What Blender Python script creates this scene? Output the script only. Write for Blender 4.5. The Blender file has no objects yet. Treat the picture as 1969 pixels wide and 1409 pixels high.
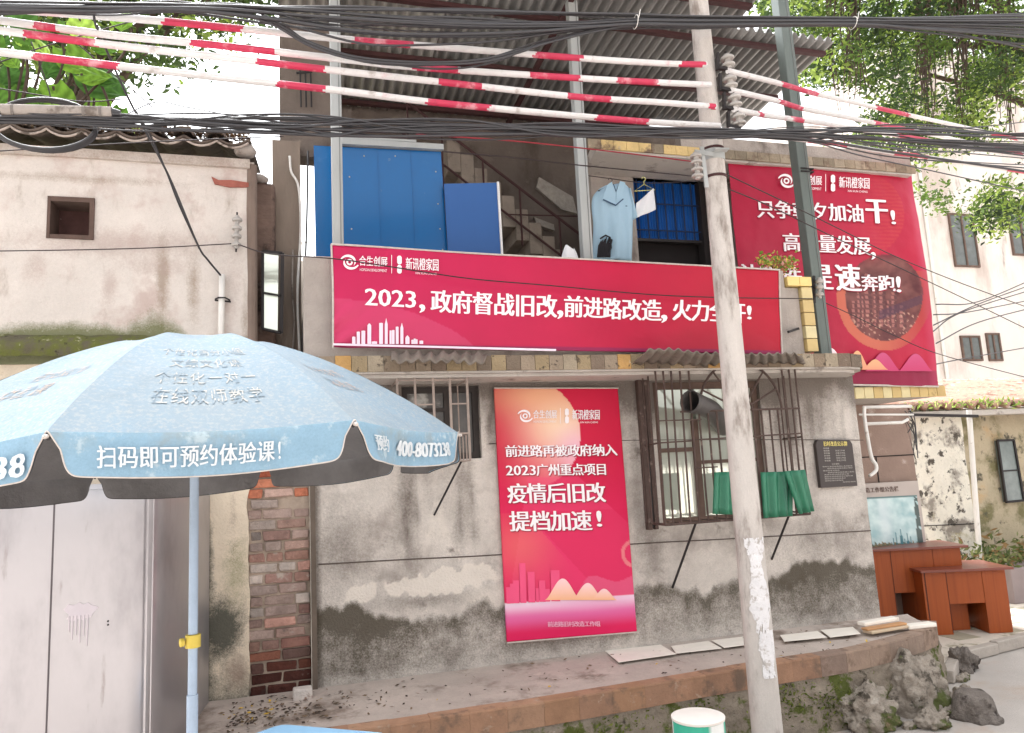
import bpy, math, random
import numpy as np
from mathutils import Vector, Matrix, noise
R = math.radians
random.seed(7); np.random.seed(7)
SC = bpy.context.scene
COL = SC.collection

# ------------------------------------------------------------------ camera, sky, sun, exposure
EYE = Vector((0.0, -5.72, 2.0))
FOC, YAW, PIT, ROL = 1422.0, R(16.4), R(8.1), R(2.95)
cd = bpy.data.cameras.new('camera'); cam = bpy.data.objects.new('camera', cd); COL.objects.link(cam)
cd.sensor_fit = 'HORIZONTAL'; cd.sensor_width = 36; cd.lens = FOC / 1969 * 36
cd.clip_start = 0.05; cd.clip_end = 500
_m = Matrix.Rotation(-YAW, 4, 'Z') @ Matrix.Rotation(math.pi / 2 + PIT, 4, 'X') @ Matrix.Rotation(-ROL, 4, 'Z')
cam.matrix_world = Matrix.Translation(EYE) @ _m
SC.camera = cam
_r3 = _m.to_3x3()
RT, UP, FW = _r3 @ Vector((1, 0, 0)), _r3 @ Vector((0, 1, 0)), _r3 @ Vector((0, 0, -1))

def hit(px, py, Y=None, X=None, Z=None):
    """point of the photograph measured on a wall, side or ground plane"""
    d = FW + RT * ((px - 984.5) / FOC) - UP * ((py - 704.5) / FOC)
    t = (Y - EYE.y) / d.y if Y is not None else ((X - EYE.x) / d.x if X is not None else (Z - EYE.z) / d.z)
    return EYE + d * t

w = bpy.data.worlds.new("World"); SC.world = w; w.use_nodes = True
nt = w.node_tree; nt.nodes.clear()
sky = nt.nodes.new('ShaderNodeTexSky'); sky.sky_type = 'NISHITA'; sky.sun_disc = False
SUN_EL, SUN_AZ = R(60), R(338)
sky.sun_elevation = SUN_EL; sky.sun_rotation = SUN_AZ
sky.dust_density = 7; sky.air_density = 1.0; sky.ozone_density = 1
hs = nt.nodes.new('ShaderNodeHueSaturation'); hs.inputs['Saturation'].default_value = 0.0
tint = nt.nodes.new('ShaderNodeMix'); tint.data_type = 'RGBA'; tint.blend_type = 'MULTIPLY'; tint.inputs[0].default_value = 1; tint.inputs[7].default_value = (.968, .988, 1.02, 1)
bg = nt.nodes.new('ShaderNodeBackground'); bg.inputs['Strength'].default_value = 0.15
wo = nt.nodes.new('ShaderNodeOutputWorld')
nt.links.new(sky.outputs[0], hs.inputs['Color']); nt.links.new(hs.outputs[0], tint.inputs[6]); nt.links.new(tint.outputs[2], bg.inputs['Color'])
nt.links.new(bg.outputs[0], wo.inputs['Surface'])
sd = bpy.data.lights.new('sun', 'SUN'); sd.energy = .9; sd.angle = R(25); sd.color = (1, .99, .97)
sun = bpy.data.objects.new('sun', sd); COL.objects.link(sun)
_sv = Vector((math.sin(SUN_AZ) * math.cos(SUN_EL), math.cos(SUN_AZ) * math.cos(SUN_EL), math.sin(SUN_EL)))
sun.rotation_euler = _sv.to_track_quat('Z', 'Y').to_euler()
sun.location = (0, -10, 12)
SC.view_settings.view_transform = 'Standard'; SC.view_settings.look = 'None'
SC.view_settings.gamma = 1; SC.view_settings.use_curve_mapping = False
SC.view_settings.exposure = 1.95
SC.cycles.max_bounces = 6; SC.cycles.diffuse_bounces = 3; SC.cycles.transparent_max_bounces = 6
SC.cycles.use_denoising = True

# ------------------------------------------------------------------ helpers
def S(r, g, b, k=1.0):
    f = lambda c: (c / 12.92 if c <= .04045 else ((c + .055) / 1.055) ** 2.4)
    return tuple(f(v / 255) * k for v in (r, g, b))

LOC = {}
def tag(o, label=None, cat=None, group=None, kind=None):
    if label: o['label'] = label
    if cat: o['category'] = cat
    if group: o['group'] = group
    if kind: o['kind'] = kind
    return o

def thing(name, label, cat, base=(0, 0, 0), group=None):
    o = bpy.data.objects.new(name, None); COL.objects.link(o)
    o.location = base; o.empty_display_size = .1
    LOC[o.name] = Vector(base)
    return tag(o, label, cat, group)

class MB:
    def __init__(s): s.v = []; s.f = []; s.m = []; s.c = None
    def add(s, vs, fs, mi=0):
        n = len(s.v); s.v += [tuple(p) for p in vs]
        for f in fs: s.f.append(tuple(i + n for i in f)); s.m.append(mi)
        return s
    def box(s, a, b, mi=0):
        x0, y0, z0 = a; x1, y1, z1 = b
        return s.add([(x0,y0,z0),(x1,y0,z0),(x1,y1,z0),(x0,y1,z0),(x0,y0,z1),(x1,y0,z1),(x1,y1,z1),(x0,y1,z1)],
                     [(0,3,2,1),(4,5,6,7),(0,1,5,4),(1,2,6,5),(2,3,7,6),(3,0,4,7)], mi)
    def obox(s, c, ax, ay, az, mi=0):
        c, ax, ay, az = map(Vector, (c, ax, ay, az))
        vs = [c + ax*i + ay*j + az*k for k in (-1,1) for i, j in ((-1,-1),(1,-1),(1,1),(-1,1))]
        return s.add(vs, [(0,3,2,1),(4,5,6,7),(0,1,5,4),(1,2,6,5),(2,3,7,6),(3,0,4,7)], mi)
    def slab(s, q, t, mi=0):
        """quad q (4 points) thickened by vector t"""
        q = [Vector(p) for p in q]; t = Vector(t)
        return s.add(q + [p + t for p in q], [(0,1,2,3),(7,6,5,4),(0,4,5,1),(1,5,6,2),(2,6,7,3),(3,7,4,0)], mi)
    def bar(s, p, q, w, h=None, mi=0):
        p, q = Vector(p), Vector(q); h = h or w
        d = (q - p); L = d.length; d.normalize()
        u = d.cross(Vector((0, 1, 0)));
        if u.length < .05: u = d.cross(Vector((0, 0, 1)))
        u.normalize(); v = d.cross(u)
        return s.obox((p + q) / 2, u * w / 2, v * h / 2, d * L / 2, mi)
    def tube(s, pts, r, n=8, mi=0, cap=True, mf=None):
        pts = [Vector(p) for p in pts]; N = len(pts)
        if not hasattr(r, '__len__'): r = [r] * N
        T = [(pts[min(i+1, N-1)] - pts[max(i-1, 0)]).normalized() for i in range(N)]
        u = T[0].cross(Vector((0, 0, 1)))
        if u.length < .1: u = T[0].cross(Vector((1, 0, 0)))
        u.normalize(); b = len(s.v)
        for i in range(N):
            u = (u - T[i] * u.dot(T[i])).normalized(); v = T[i].cross(u)
            for k in range(n):
                a = 2 * math.pi * k / n
                s.v.append(tuple(pts[i] + (u * math.cos(a) + v * math.sin(a)) * r[i]))
        for i in range(N - 1):
            for k in range(n):
                k2 = (k + 1) % n
                s.f.append((b+i*n+k, b+i*n+k2, b+(i+1)*n+k2, b+(i+1)*n+k)); s.m.append(mf(i, k) if mf else mi)
        if cap:
            s.f.append(tuple(b + k for k in reversed(range(n)))); s.m.append(mi)
            s.f.append(tuple(b + (N-1)*n + k for k in range(n))); s.m.append(mi)
        return s
    def lathe(s, prof, base, axis=(0, 0, 1), n=16, mi=0):
        ax = Vector(axis).normalized(); u = ax.cross(Vector((0, 1, 0)))
        if u.length < .1: u = ax.cross(Vector((1, 0, 0)))
        u.normalize(); v = ax.cross(u); base = Vector(base); b = len(s.v); N = len(prof)
        for r, h in prof:
            for k in range(n):
                a = 2 * math.pi * k / n
                s.v.append(tuple(base + ax*h + (u*math.cos(a) + v*math.sin(a))*max(r, 1e-4)))
        for i in range(N-1):
            for k in range(n):
                k2 = (k+1) % n
                s.f.append((b+i*n+k, b+i*n+k2, b+(i+1)*n+k2, b+(i+1)*n+k)); s.m.append(mi)
        s.f.append(tuple(b + k for k in reversed(range(n)))); s.m.append(mi)
        s.f.append(tuple(b + (N-1)*n + k for k in range(n))); s.m.append(mi)
        return s
    def prism(s, out, y0, y1, mi=0):
        """outline in (x,z) extruded from y0 (front) to y1"""
        n = len(out)
        vs = [(x, y0, z) for x, z in out] + [(x, y1, z) for x, z in out]
        fs = [tuple(range(n)), tuple(reversed(range(n, 2*n)))] + [(i, i+n, (i+1) % n + n, (i+1) % n) for i in range(n)]
        return s.add(vs, fs, mi)
    def plate(s, out, z0, z1, mi=0):
        """outline in (x,y) extruded from z0 to z1"""
        n = len(out)
        vs = [(x, y, z0) for x, y in out] + [(x, y, z1) for x, y in out]
        fs = [tuple(reversed(range(n))), tuple(range(n, 2*n))] + [(i, (i+1) % n, (i+1) % n + n, i+n) for i in range(n)]
        return s.add(vs, fs, mi)
    def grid(s, nu, nv, fn, mi=0, skip=None):
        b = len(s.v)
        for j in range(nv+1):
            for i in range(nu+1): s.v.append(tuple(fn(i/nu, j/nv)))
        for j in range(nv):
            for i in range(nu):
                if skip and skip((i+.5)/nu, (j+.5)/nv): continue
                a = b + j*(nu+1) + i
                s.f.append((a, a+1, a+nu+2, a+nu+1)); s.m.append(mi)
        return s
    def build(s, name, mats, parent=None, base=None, smooth=False, bevel=0, solid=0, colors=None, soff=1, label=None):
        org = LOC[parent.name] if parent else Vector(base or (0, 0, 0))
        me = bpy.data.meshes.new(name)
        V = np.array(s.v, dtype=np.float64) - np.array(org)
        me.from_pydata(V.tolist(), [], s.f)
        for m in (mats if isinstance(mats, (list, tuple)) else [mats]): me.materials.append(m)
        if any(s.m): me.polygons.foreach_set('material_index', s.m)
        if smooth is True: me.polygons.foreach_set('use_smooth', [True]*len(s.f))
        if colors is not None:
            at = me.color_attributes.new('col', 'FLOAT_COLOR', 'POINT')
            c = np.ones((len(s.v), 4)); c[:, :len(colors[0])] = np.array(colors)
            at.data.foreach_set('color', c.ravel())
        me.update()
        o = bpy.data.objects.new(name, me); COL.objects.link(o)
        if parent: o.parent = parent; LOC[o.name] = org
        else: o.location = org; LOC[o.name] = org
        if solid:
            q = o.modifiers.new('thickness', 'SOLIDIFY'); q.thickness = solid; q.offset = soff
        if bevel:
            q = o.modifiers.new('bevel', 'BEVEL'); q.width = bevel; q.segments = 2; q.limit_method = 'ANGLE'
        if smooth == 'angle':
            me.polygons.foreach_set('use_smooth', [True]*len(s.f))
            me.set_sharp_from_angle(angle=R(35))
        if label: o['label'] = label
        return o

def spline(pts, k=6):
    pts = [Vector(p) for p in pts]; out = []
    P = [pts[0]*2 - pts[1]] + pts + [pts[-1]*2 - pts[-2]]
    for i in range(1, len(P)-2):
        a, b, c, d = P[i-1], P[i], P[i+1], P[i+2]
        for j in range(k):
            t = j/k
            out.append(.5*((2*b) + (c-a)*t + (2*a-5*b+4*c-d)*t*t + (3*b-a-3*c+d)*t**3))
    out.append(pts[-1]); return out

# ------------------------------------------------------------------ materials
def nn(nt, t, **k):
    n = nt.nodes.new(t)
    for a, b in k.items(): setattr(n, a, b)
    return n
def mixc(nt, a, b, fac, mode='MIX'):
    m = nn(nt, 'ShaderNodeMix', data_type='RGBA', blend_type=mode)
    for i, v in ((0, fac), (6, a), (7, b)):
        if isinstance(v, (int, float)): m.inputs[i].default_value = v
        elif isinstance(v, tuple): m.inputs[i].default_value = (*v[:3], 1)
        else: nt.links.new(v, m.inputs[i])
    return m.outputs[2]
def math_(nt, op, a, b=None, c=None, clamp=False):
    m = nn(nt, 'ShaderNodeMath', operation=op, use_clamp=clamp)
    for i, v in enumerate((a, b, c)):
        if v is None: continue
        if isinstance(v, (int, float)): m.inputs[i].default_value = v
        else: nt.links.new(v, m.inputs[i])
    return m.outputs[0]
def noise_(nt, co, scale, detail=5, rough=.6, sc=(1, 1, 1)):
    mp = nn(nt, 'ShaderNodeMapping'); mp.inputs['Scale'].default_value = sc
    nt.links.new(co, mp.inputs[0])
    n = nn(nt, 'ShaderNodeTexNoise'); n.inputs['Scale'].default_value = scale
    n.inputs['Detail'].default_value = detail; n.inputs['Roughness'].default_value = rough
    nt.links.new(mp.outputs[0], n.inputs['Vector']); return n.outputs['Fac']
def ramp01(nt, v, lo, hi):
    m = nn(nt, 'ShaderNodeMapRange', interpolation_type='SMOOTHSTEP')
    nt.links.new(v, m.inputs[0]); m.inputs[1].default_value = lo; m.inputs[2].default_value = hi
    return m.outputs[0]

def M(name, c, rough=.75, var=.25, scale=6, stains=(), bump=.0, bscale=40, metal=0, spec=.3, attr=None,
      stretch=(1, 1, 1), trans=0, grain=0, masks=()):
    """weathered procedural material. stains: (colour, noise scale, lo, hi, stretch).
    attr='col': the base colour is the printed colour attribute. masks: (channel, colour, noise scale, sharpness)"""
    m = bpy.data.materials.new(name); m.use_nodes = True; nt = m.node_tree
    p = nt.nodes['Principled BSDF']; co = nn(nt, 'ShaderNodeTexCoord').outputs['Object']
    if attr:
        a = nn(nt, 'ShaderNodeVertexColor', layer_name='col'); base = a.outputs['Color']
    else:
        r = nn(nt, 'ShaderNodeRGB'); r.outputs[0].default_value = (*c, 1); base = r.outputs[0]
    if var:
        n = noise_(nt, co, scale, 6, .62, stretch)
        k = math_(nt, 'MULTIPLY_ADD', n, 2*var*1.6, 1 - var*1.6)
        g = nn(nt, 'ShaderNodeCombineColor')
        for i in range(3): nt.links.new(k, g.inputs[i])
        base = mixc(nt, base, g.outputs[0], 1.0, 'MULTIPLY')
    if grain:
        n = math_(nt, 'ADD', math_(nt, 'MULTIPLY', noise_(nt, co, 150, 3, .8), .6), math_(nt, 'MULTIPLY', noise_(nt, co, 42, 5, .8), .4))
        k = math_(nt, 'MULTIPLY_ADD', n, 2*grain*2, 1 - grain*2)
        g = nn(nt, 'ShaderNodeCombineColor')
        for i in range(3): nt.links.new(k, g.inputs[i])
        base = mixc(nt, base, g.outputs[0], 1.0, 'MULTIPLY')
    for st in stains:
        col, sc, lo, hi = st[:4]; sr = st[4] if len(st) > 4 else (1, 1, 1)
        base = mixc(nt, base, col, ramp01(nt, noise_(nt, co, sc, 7, .65, sr), lo, hi))
    if masks:
        a = nn(nt, 'ShaderNodeVertexColor', layer_name='col')
        sp = nn(nt, 'ShaderNodeSeparateColor'); nt.links.new(a.outputs['Color'], sp.inputs[0])
        for ch, col, sc, sharp, amt in masks:
            n = math_(nt, 'ADD', math_(nt, 'MULTIPLY', noise_(nt, co, sc, 8, .78), .52), math_(nt, 'MULTIPLY', noise_(nt, co, sc*11, 5, .8), .48))
            v = math_(nt, 'ADD', math_(nt, 'MULTIPLY', math_(nt, 'SUBTRACT', n, .5), 1.9), math_(nt, 'SUBTRACT', sp.outputs[ch], .5))
            f = math_(nt, 'MULTIPLY_ADD', v, sharp, .5, clamp=True)
            has = ramp01(nt, sp.outputs[ch], .01, .15)
            f = math_(nt, 'MULTIPLY', math_(nt, 'MULTIPLY', f, has), amt)
            base = mixc(nt, base, col, f)
    nt.links.new(base, p.inputs['Base Color'])
    p.inputs['Roughness'].default_value = rough; p.inputs['Metallic'].default_value = metal
    p.inputs['Specular IOR Level'].default_value = spec
    if bump:
        n = noise_(nt, co, bscale, 6, .65, stretch)
        b = nn(nt, 'ShaderNodeBump'); b.inputs['Strength'].default_value = min(bump, 1); b.inputs['Distance'].default_value = .02*max(bump, 1)
        nt.links.new(n, b.inputs['Height']); nt.links.new(b.outputs[0], p.inputs['Normal'])
    if trans:
        t = nn(nt, 'ShaderNodeBsdfTranslucent'); nt.links.new(base, t.inputs['Color'])
        mx = nn(nt, 'ShaderNodeMixShader'); mx.inputs[0].default_value = trans
        nt.links.new(p.outputs[0], mx.inputs[1]); nt.links.new(t.outputs[0], mx.inputs[2])
        nt.links.new(mx.outputs[0], nt.nodes['Material Output'].inputs['Surface'])
    return m

MOSS = S(74, 78, 58); MOSSD = S(62, 58, 50); GRIME = S(110, 98, 88); CREAM = S(228, 214, 192); GREENM = S(92, 98, 50)
m_plaster = M('grey_plaster', S(208, 199, 190), .9, .2, 3.2, bump=.7, bscale=60, grain=.26,
   stains=((S(164, 154, 146), 1.9, .46, .70), (S(140, 130, 122), 6, .58, .74), (S(214, 206, 198), 4, .58, .72)),
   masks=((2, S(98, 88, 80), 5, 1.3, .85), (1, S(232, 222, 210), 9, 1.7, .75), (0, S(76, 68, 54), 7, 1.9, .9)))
m_pink = M('old_pink_plaster', S(208, 199, 191), .92, .13, 2.5, bump=.5, bscale=30, grain=.12,
   stains=((S(190, 172, 164), 2.6, .50, .68), (S(160, 146, 134), 5, .55, .75, (1, 1, .35))),
   masks=((0, GREENM, 9, 1.6, .85), (1, S(150, 132, 116), 8, 1.7, .8), (2, S(172, 152, 144), 6, 2.2, .6)))
m_lowplaster = M('mossy_cream_plaster', S(224, 208, 186), .92, .1, 4, bump=.5, bscale=40, grain=.06,
   masks=((0, S(70, 72, 64), 10, 2.2, .92), (1, S(150, 130, 116), 9, 2, .8), (2, S(120, 122, 78), 9, 2, .7)))
m_whitewash = M('flaking_whitewash', S(232, 226, 212), .92, .16, 4, bump=.8, bscale=30, grain=.12,
   stains=((S(150, 142, 132), 2.6, .48, .60), (S(92, 86, 78), 8, .54, .62), (S(176, 166, 126), 3, .56, .72)))
m_yellowwall = M('mildewed_yellow_plaster', S(186, 172, 146), .92, .2, 3, bump=.6, bscale=30, grain=.12,
   stains=((S(124, 118, 84), 2.0, .46, .62), (S(196, 168, 130), 1.6, .54, .68), (S(90, 86, 74), 6, .55, .68)))
m_recess = M('brown_render', S(150, 128, 116), .9, .15, 4, bump=.4, stains=((S(188, 172, 162), 4, .58, .72),))
m_stairwall = M('sooty_concrete', S(114, 103, 95), .9, .28, 2.2, bump=.5, bscale=25,
   stains=((S(82, 72, 64), 1.6, .48, .68, (1, 1, .4)), (S(150, 138, 122), 5, .62, .75)))
m_concrete = M('grey_concrete', S(168, 158, 150), .88, .2, 4, bump=.5, bscale=40, grain=.08, stains=((S(116, 106, 98), 3, .54, .7, (1, 1, .5)),))
m_soffit = M('pale_soffit', S(190, 182, 174), .9, .15, 4, bump=.3, stains=((S(130, 120, 112), 4, .56, .7),))
m_slabedge = M('mottled_slab_edge', S(152, 130, 106), .85, .25, 8, attr='col', bump=.5, bscale=50, grain=.08,
   stains=((S(70, 60, 52), 16, .56, .68), (S(186, 176, 160), 22, .62, .72)))
m_pole = M('pole_concrete', S(196, 188, 181), .9, .14, 5, bump=.35, bscale=80, grain=.1, stretch=(1, 1, .4), stains=((S(132, 120, 112), 5, .5, .68, (1, 1, .3)), (S(196, 188, 180), 8, .6, .75, (1, 1, .4))))
m_paper = M('torn_white_paper', S(224, 221, 221), .9, .1, 14, bump=.6, bscale=30, stains=((S(186, 178, 172), 22, .52, .66),))
m_galv = M('galvanised_post', S(172, 174, 172), .5, .1, 8, metal=.15, bump=.1, stretch=(1, 1, .2))
m_dkpost = M('weathered_green_post', S(104, 112, 108), .6, .12, 9, bump=.15, stretch=(1, 1, .2), stains=((S(132, 138, 134), 6, .6, .7, (1, 1, .2)),))
m_rust = M('red_oxide_steel', S(70, 44, 44), .7, .25, 9)
m_barsteel = M('rusty_bar_steel', S(86, 70, 64), .75, .35, 12, stains=((S(140, 122, 112), 10, .58, .7),))
m_zinc = M('zinc_roof_sheet', S(140, 138, 135), .5, .25, 2, metal=.2, stretch=(1, .25, 1), stains=((S(110, 84, 74), 1.3, .58, .7, (1, .3, 1)),))
m_zinclight = M('paler_roof_sheet', S(156, 152, 146), .55, .35, 3, trans=.04, stretch=(1, .25, 1))
m_asb = M('grey_cement_sheet', S(128, 118, 108), .9, .2, 8, bump=.3, stains=((S(110, 100, 92), 7, .55, .68),))
m_cable = M('black_cable', S(60, 58, 60), .5, .15, 10, spec=.5)
m_thin = M('thin_dark_wire', S(58, 48, 48), .6, .1, 10)
m_redwire = M('red_brown_wire', S(150, 52, 60), .6, .1, 10)
m_tubew = M('white_tube', S(214, 210, 208), .5, .1, 7, spec=.4, stains=((S(176, 166, 160), 9, .56, .72), (S(206, 170, 174), 6, .58, .74)))
m_tuber = M('red_tube_paint', S(190, 52, 82), .5, .15, 9, spec=.4, stains=((S(214, 150, 158), 7, .52, .70), (S(160, 60, 76), 20, .6, .7)))
m_porc = M('grey_porcelain', S(172, 166, 160), .3, .2, 12, spec=.6, stains=((S(90, 84, 80), 9, .6, .7),))
m_black = M('black_iron', S(48, 44, 44), .6, .2, 10)
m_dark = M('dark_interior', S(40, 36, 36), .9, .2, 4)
m_blue = M('blue_painted_sheet', S(4, 94, 156), .22, .07, 1.2, spec=.5, stretch=(1, 1, .6), stains=((S(60, 124, 180), 1.5, .6, .8, (1, 1, 1.6)), (S(120, 140, 156), 14, .66, .74)), bump=.25, bscale=1.3)
m_blue2 = M('faded_blue_board', S(44, 92, 156), .4, .07, 1.6, spec=.45)
m_shutter = M('blue_shutter', S(24, 92, 170), .45, .12, 6, spec=.4)
m_white = M('white_edge', S(232, 230, 228), .6, .05, 6)
m_banner = M('printed_vinyl', (1, 1, 1), .42, .05, 2.0, attr='col', spec=.35, bump=.35, bscale=2.2)
m_poster = M('printed_poster', (1, 1, 1), .5, .03, 2.0, attr='col', spec=.3)
m_text = M('white_print', S(250, 240, 242), .5, .02, 5)
m_shade = M('dark_print', S(150, 20, 50), .5, .02, 5)
m_dimtext = M('faded_print', S(182, 178, 172), .9, .2, 40, stains=((S(128, 142, 152), 30, .46, .56),), trans=.25)
m_otext = M('faded_orange_print', S(172, 154, 142), .9, .2, 30, stains=((S(126, 140, 150), 25, .48, .56),), trans=.25)
m_vtext = M('worn_white_print', S(226, 230, 232), .8, .1, 20, trans=.15)
m_orange = M('orange_print', S(226, 120, 96), .5, .12, 5)
m_peach = M('peach_print', (1, 1, 1), .5, .02, 5, attr='col')
m_brick = M('weathered_brick', (1, 1, 1), .95, .3, 14, attr='col', bump=1, bscale=30, grain=.14, stains=((S(186, 170, 158), 8, .58, .68), (S(92, 82, 76), 5, .6, .74)))
m_mortar = M('dirty_mortar', S(176, 158, 142), .95, .3, 9, bump=.6, bscale=30, masks=((0, S(60, 46, 42), 8, 1.8, .9),))
m_tile = M('brown_edge_tile', (1, 1, 1), .75, .25, 7, attr='col', bump=.3, grain=.1, stains=((S(112, 92, 78), 6, .5, .68), (S(176, 156, 138), 9, .6, .75)))
m_ledge = M('worn_cement_screed', S(190, 176, 166), .92, .24, 3, bump=.5, bscale=30, grain=.12, stains=((S(132, 116, 104), 2.4, .5, .7), (S(206, 192, 180), 5, .6, .74), (S(90, 80, 70), 20, .66, .74)))
m_cream = M('cream_floor_tile', S(244, 236, 224), .6, .08, 8, grain=.04, stains=((S(196, 182, 164), 9, .62, .76),))
m_base = M('mossy_rubble_concrete', S(140, 128, 114), .95, .3, 6, bump=1.5, bscale=16, grain=.18,
   stains=((S(86, 92, 44), 4.5, .52, .6), (S(70, 62, 52), 7, .6, .7), (S(196, 186, 172), 8, .64, .74)))
m_rock = M('grey_rock', S(168, 156, 143), .95, .3, 9, bump=2.5, bscale=16, grain=.28, stains=((S(84, 76, 66), 7, .5, .62), (S(196, 186, 174), 9, .58, .7), (S(96, 102, 58), 3.2, .52, .60), (S(160, 128, 112), 4, .6, .7)))
m_lump = M('dark_cement_lump', S(138, 128, 120), .95, .35, 10, bump=3, bscale=24, grain=.25, stains=((S(70, 62, 58), 7, .5, .64), (S(160, 150, 142), 9, .58, .7)))
m_road = M('pale_road_concrete', S(180, 172, 165), .9, .12, 2, bump=.35, bscale=60, grain=.08, stains=((S(176, 158, 144), 1.5, .5, .7),))
m_pave = M('pavement_tiles', S(206, 196, 182), .8, .12, 4, bump=.2, grain=.06, stains=((S(150, 142, 120), 5, .56, .68),))
m_kerb = M('kerb_stone', S(176, 166, 156), .9, .2, 6, bump=.6, bscale=20)
m_metal = M('silver_cabinet_sheet', S(182, 178, 180), .28, .04, 1.1, metal=.6, spec=.5, stretch=(1, 1, .5), bump=.3, bscale=1.1, stains=((S(122, 118, 122), .55, .46, .72, (1.6, 1, .7)), (S(196, 190, 190), 1.2, .5, .8, (1, 1, .3)), (S(150, 142, 140), 9, .62, .8, (2, 2, .3))))  # the broadest dark stain paints a dark reflection into the sheet colour
m_splash = M('pink_white_paint', S(206, 196, 200), .7, .05, 20)
m_canopy = M('faded_blue_canvas', S(122, 142, 156), .85, .1, 4, trans=.18, bump=.15, bscale=120, grain=.16, stains=((S(132, 142, 148), 1.6, .30, .75), (S(146, 152, 154), 75, .46, .66), (S(108, 120, 128), 2.5, .5, .85)))
m_valance = M('blue_valance_canvas', S(142, 174, 194), .85, .16, 5, trans=.12, grain=.15, bump=.4, bscale=7, stains=((S(146, 160, 166), 5, .46, .66), (S(180, 198, 206), 16, .55, .68)))
m_hem = M('pale_hem', S(196, 186, 178), .8, .2, 30)
m_lining = M('grey_canopy_lining', S(106, 104, 104), .6, .2, 9, bump=.5, bscale=14)
m_umbpole = M('pale_blue_pole', S(164, 182, 202), .45, .12, 9, spec=.5, grain=.08, stains=((S(128, 132, 140), 14, .6, .7, (1, 1, .3)),))
m_yellow = M('yellow_plastic', S(214, 190, 84), .45, .06, 8)
m_bluetop = M('pale_blue_plastic', S(140, 184, 216), .5, .07, 5)
m_desk = M('reddish_brown_veneer', S(158, 78, 36), .42, .14, 5, spec=.3, stretch=(5, 5, .25), stains=((S(138, 64, 30), 3, .45, .75, (9, 9, .2)),))
m_desktop = M('glossy_red_brown_top', S(124, 64, 50), .3, .1, 4, spec=.5, stretch=(.6, 5, 1))
m_green = M('green_plastic_sheet', S(54, 128, 98), .4, .15, 6, spec=.6, trans=.1, stains=((S(30, 96, 74), 7, .58, .7, (1, 1, .2)),))
m_glass = M('sky_toned_glass', S(238, 242, 226), .06, .05, 2, metal=.5, spec=.9)  # pale base colour paints the sky's reflection into the panes
m_dkglass = M('dusty_dark_glass', S(92, 88, 84), .25, .6, 2.2, spec=.5, stains=((S(176, 172, 164), 2.0, .5, .62),))
m_greyglass = M('grey_glass', S(120, 130, 128), .15, .35, 5, spec=.6)
m_duct = M('dull_duct_metal', S(92, 88, 86), .5, .2, 6, metal=.2)
m_frame = M('old_window_frame', S(104, 84, 74), .7, .3, 9)
m_ytile = M('yellow_glazed_tile', (1, 1, 1), .35, .12, 9, attr='col', spec=.5, stains=((S(160, 130, 80), 11, .62, .74),))
m_plaque = M('black_stone_plaque', S(70, 62, 60), .5, .12, 9, spec=.4)
m_plqtext = M('engraved_pale_text', S(190, 184, 176), .7, .05, 9)
m_ytext = M('yellow_text', S(232, 214, 130), .7, .05, 9)
m_noticegrey = M('beige_board_frame', S(186, 174, 166), .55, .06, 5)
m_noticepic = M('notice_picture', (1, 1, 1), .25, .05, 3, attr='col', spec=.6)
m_brtext = M('brown_lettering', S(112, 92, 84), .7, .03, 5)
m_shirt = M('pale_blue_cotton', S(176, 206, 224), .9, .06, 5, trans=.2)
m_collar = M('navy_trim', S(66, 88, 120), .9, .1, 8)
m_print = M('black_shirt_print', S(44, 42, 46), .9, .1, 8)
m_cloth = M('white_cotton', S(238, 238, 240), .9, .04, 5, trans=.2)
m_hanger = M('yellow_hanger', S(210, 206, 130), .5, .05, 8)
m_rooftile = M('dark_clay_tile', S(96, 84, 76), .9, .3, 12, bump=.5, bscale=30, stains=((S(66, 58, 52), 8, .5, .65),))
m_mortarw = M('white_mortar_lip', S(170, 156, 146), .9, .35, 12, stains=((S(90, 80, 72), 9, .5, .62),))
m_litter = M('dry_leaf_litter', S(112, 92, 76), .95, .4, 30, attr='col')
m_redtile = M('red_clay_roof', S(168, 132, 114), .9, .3, 9, bump=.5, grain=.12, stains=((S(118, 88, 76), 5, .5, .66), (S(206, 188, 172), 7, .56, .7), (S(80, 72, 66), 9, .62, .72)))
m_farwall = M('bright_render', S(232, 222, 214), .9, .1, .8, stains=((S(196, 180, 170), .7, .46, .7, (1, 1, .35)), (S(170, 156, 148), 2.5, .6, .75, (1, 1, .2))))
m_farglass = M('far_window_glass', S(104, 108, 106), .2, .35, 3, spec=.5)
m_whitepipe = M('white_pvc_pipe', S(226, 222, 216), .5, .06, 9, stains=((S(180, 168, 156), 8, .6, .74),))
m_bark = M('banyan_bark', S(82, 68, 60), .95, .3, 10, bump=.8, bscale=20)
m_leaf = M('leaf', (1, 1, 1), .55, .0, 5, attr='col', spec=.35, trans=.4)
m_bigleaf = M('big_leaf', (1, 1, 1), .75, .3, 9, attr='col', spec=.12, trans=.38)
m_stool = M('white_stool_top', S(222, 214, 206), .6, .08, 7)
m_stoolg = M('green_white_bands', (1, 1, 1), .6, .1, 8, attr='col')
m_planter = M('grey_planter', S(150, 136, 134), .8, .1, 6)
m_fabric = M('light_grey_wrap', S(160, 150, 142), .85, .2, 18, bump=.4, stains=((S(110, 100, 92), 9, .5, .66),))
m_brownplank = M('pale_timber', S(206, 184, 156), .8, .2, 8, stretch=(.4, 4, 4))

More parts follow.
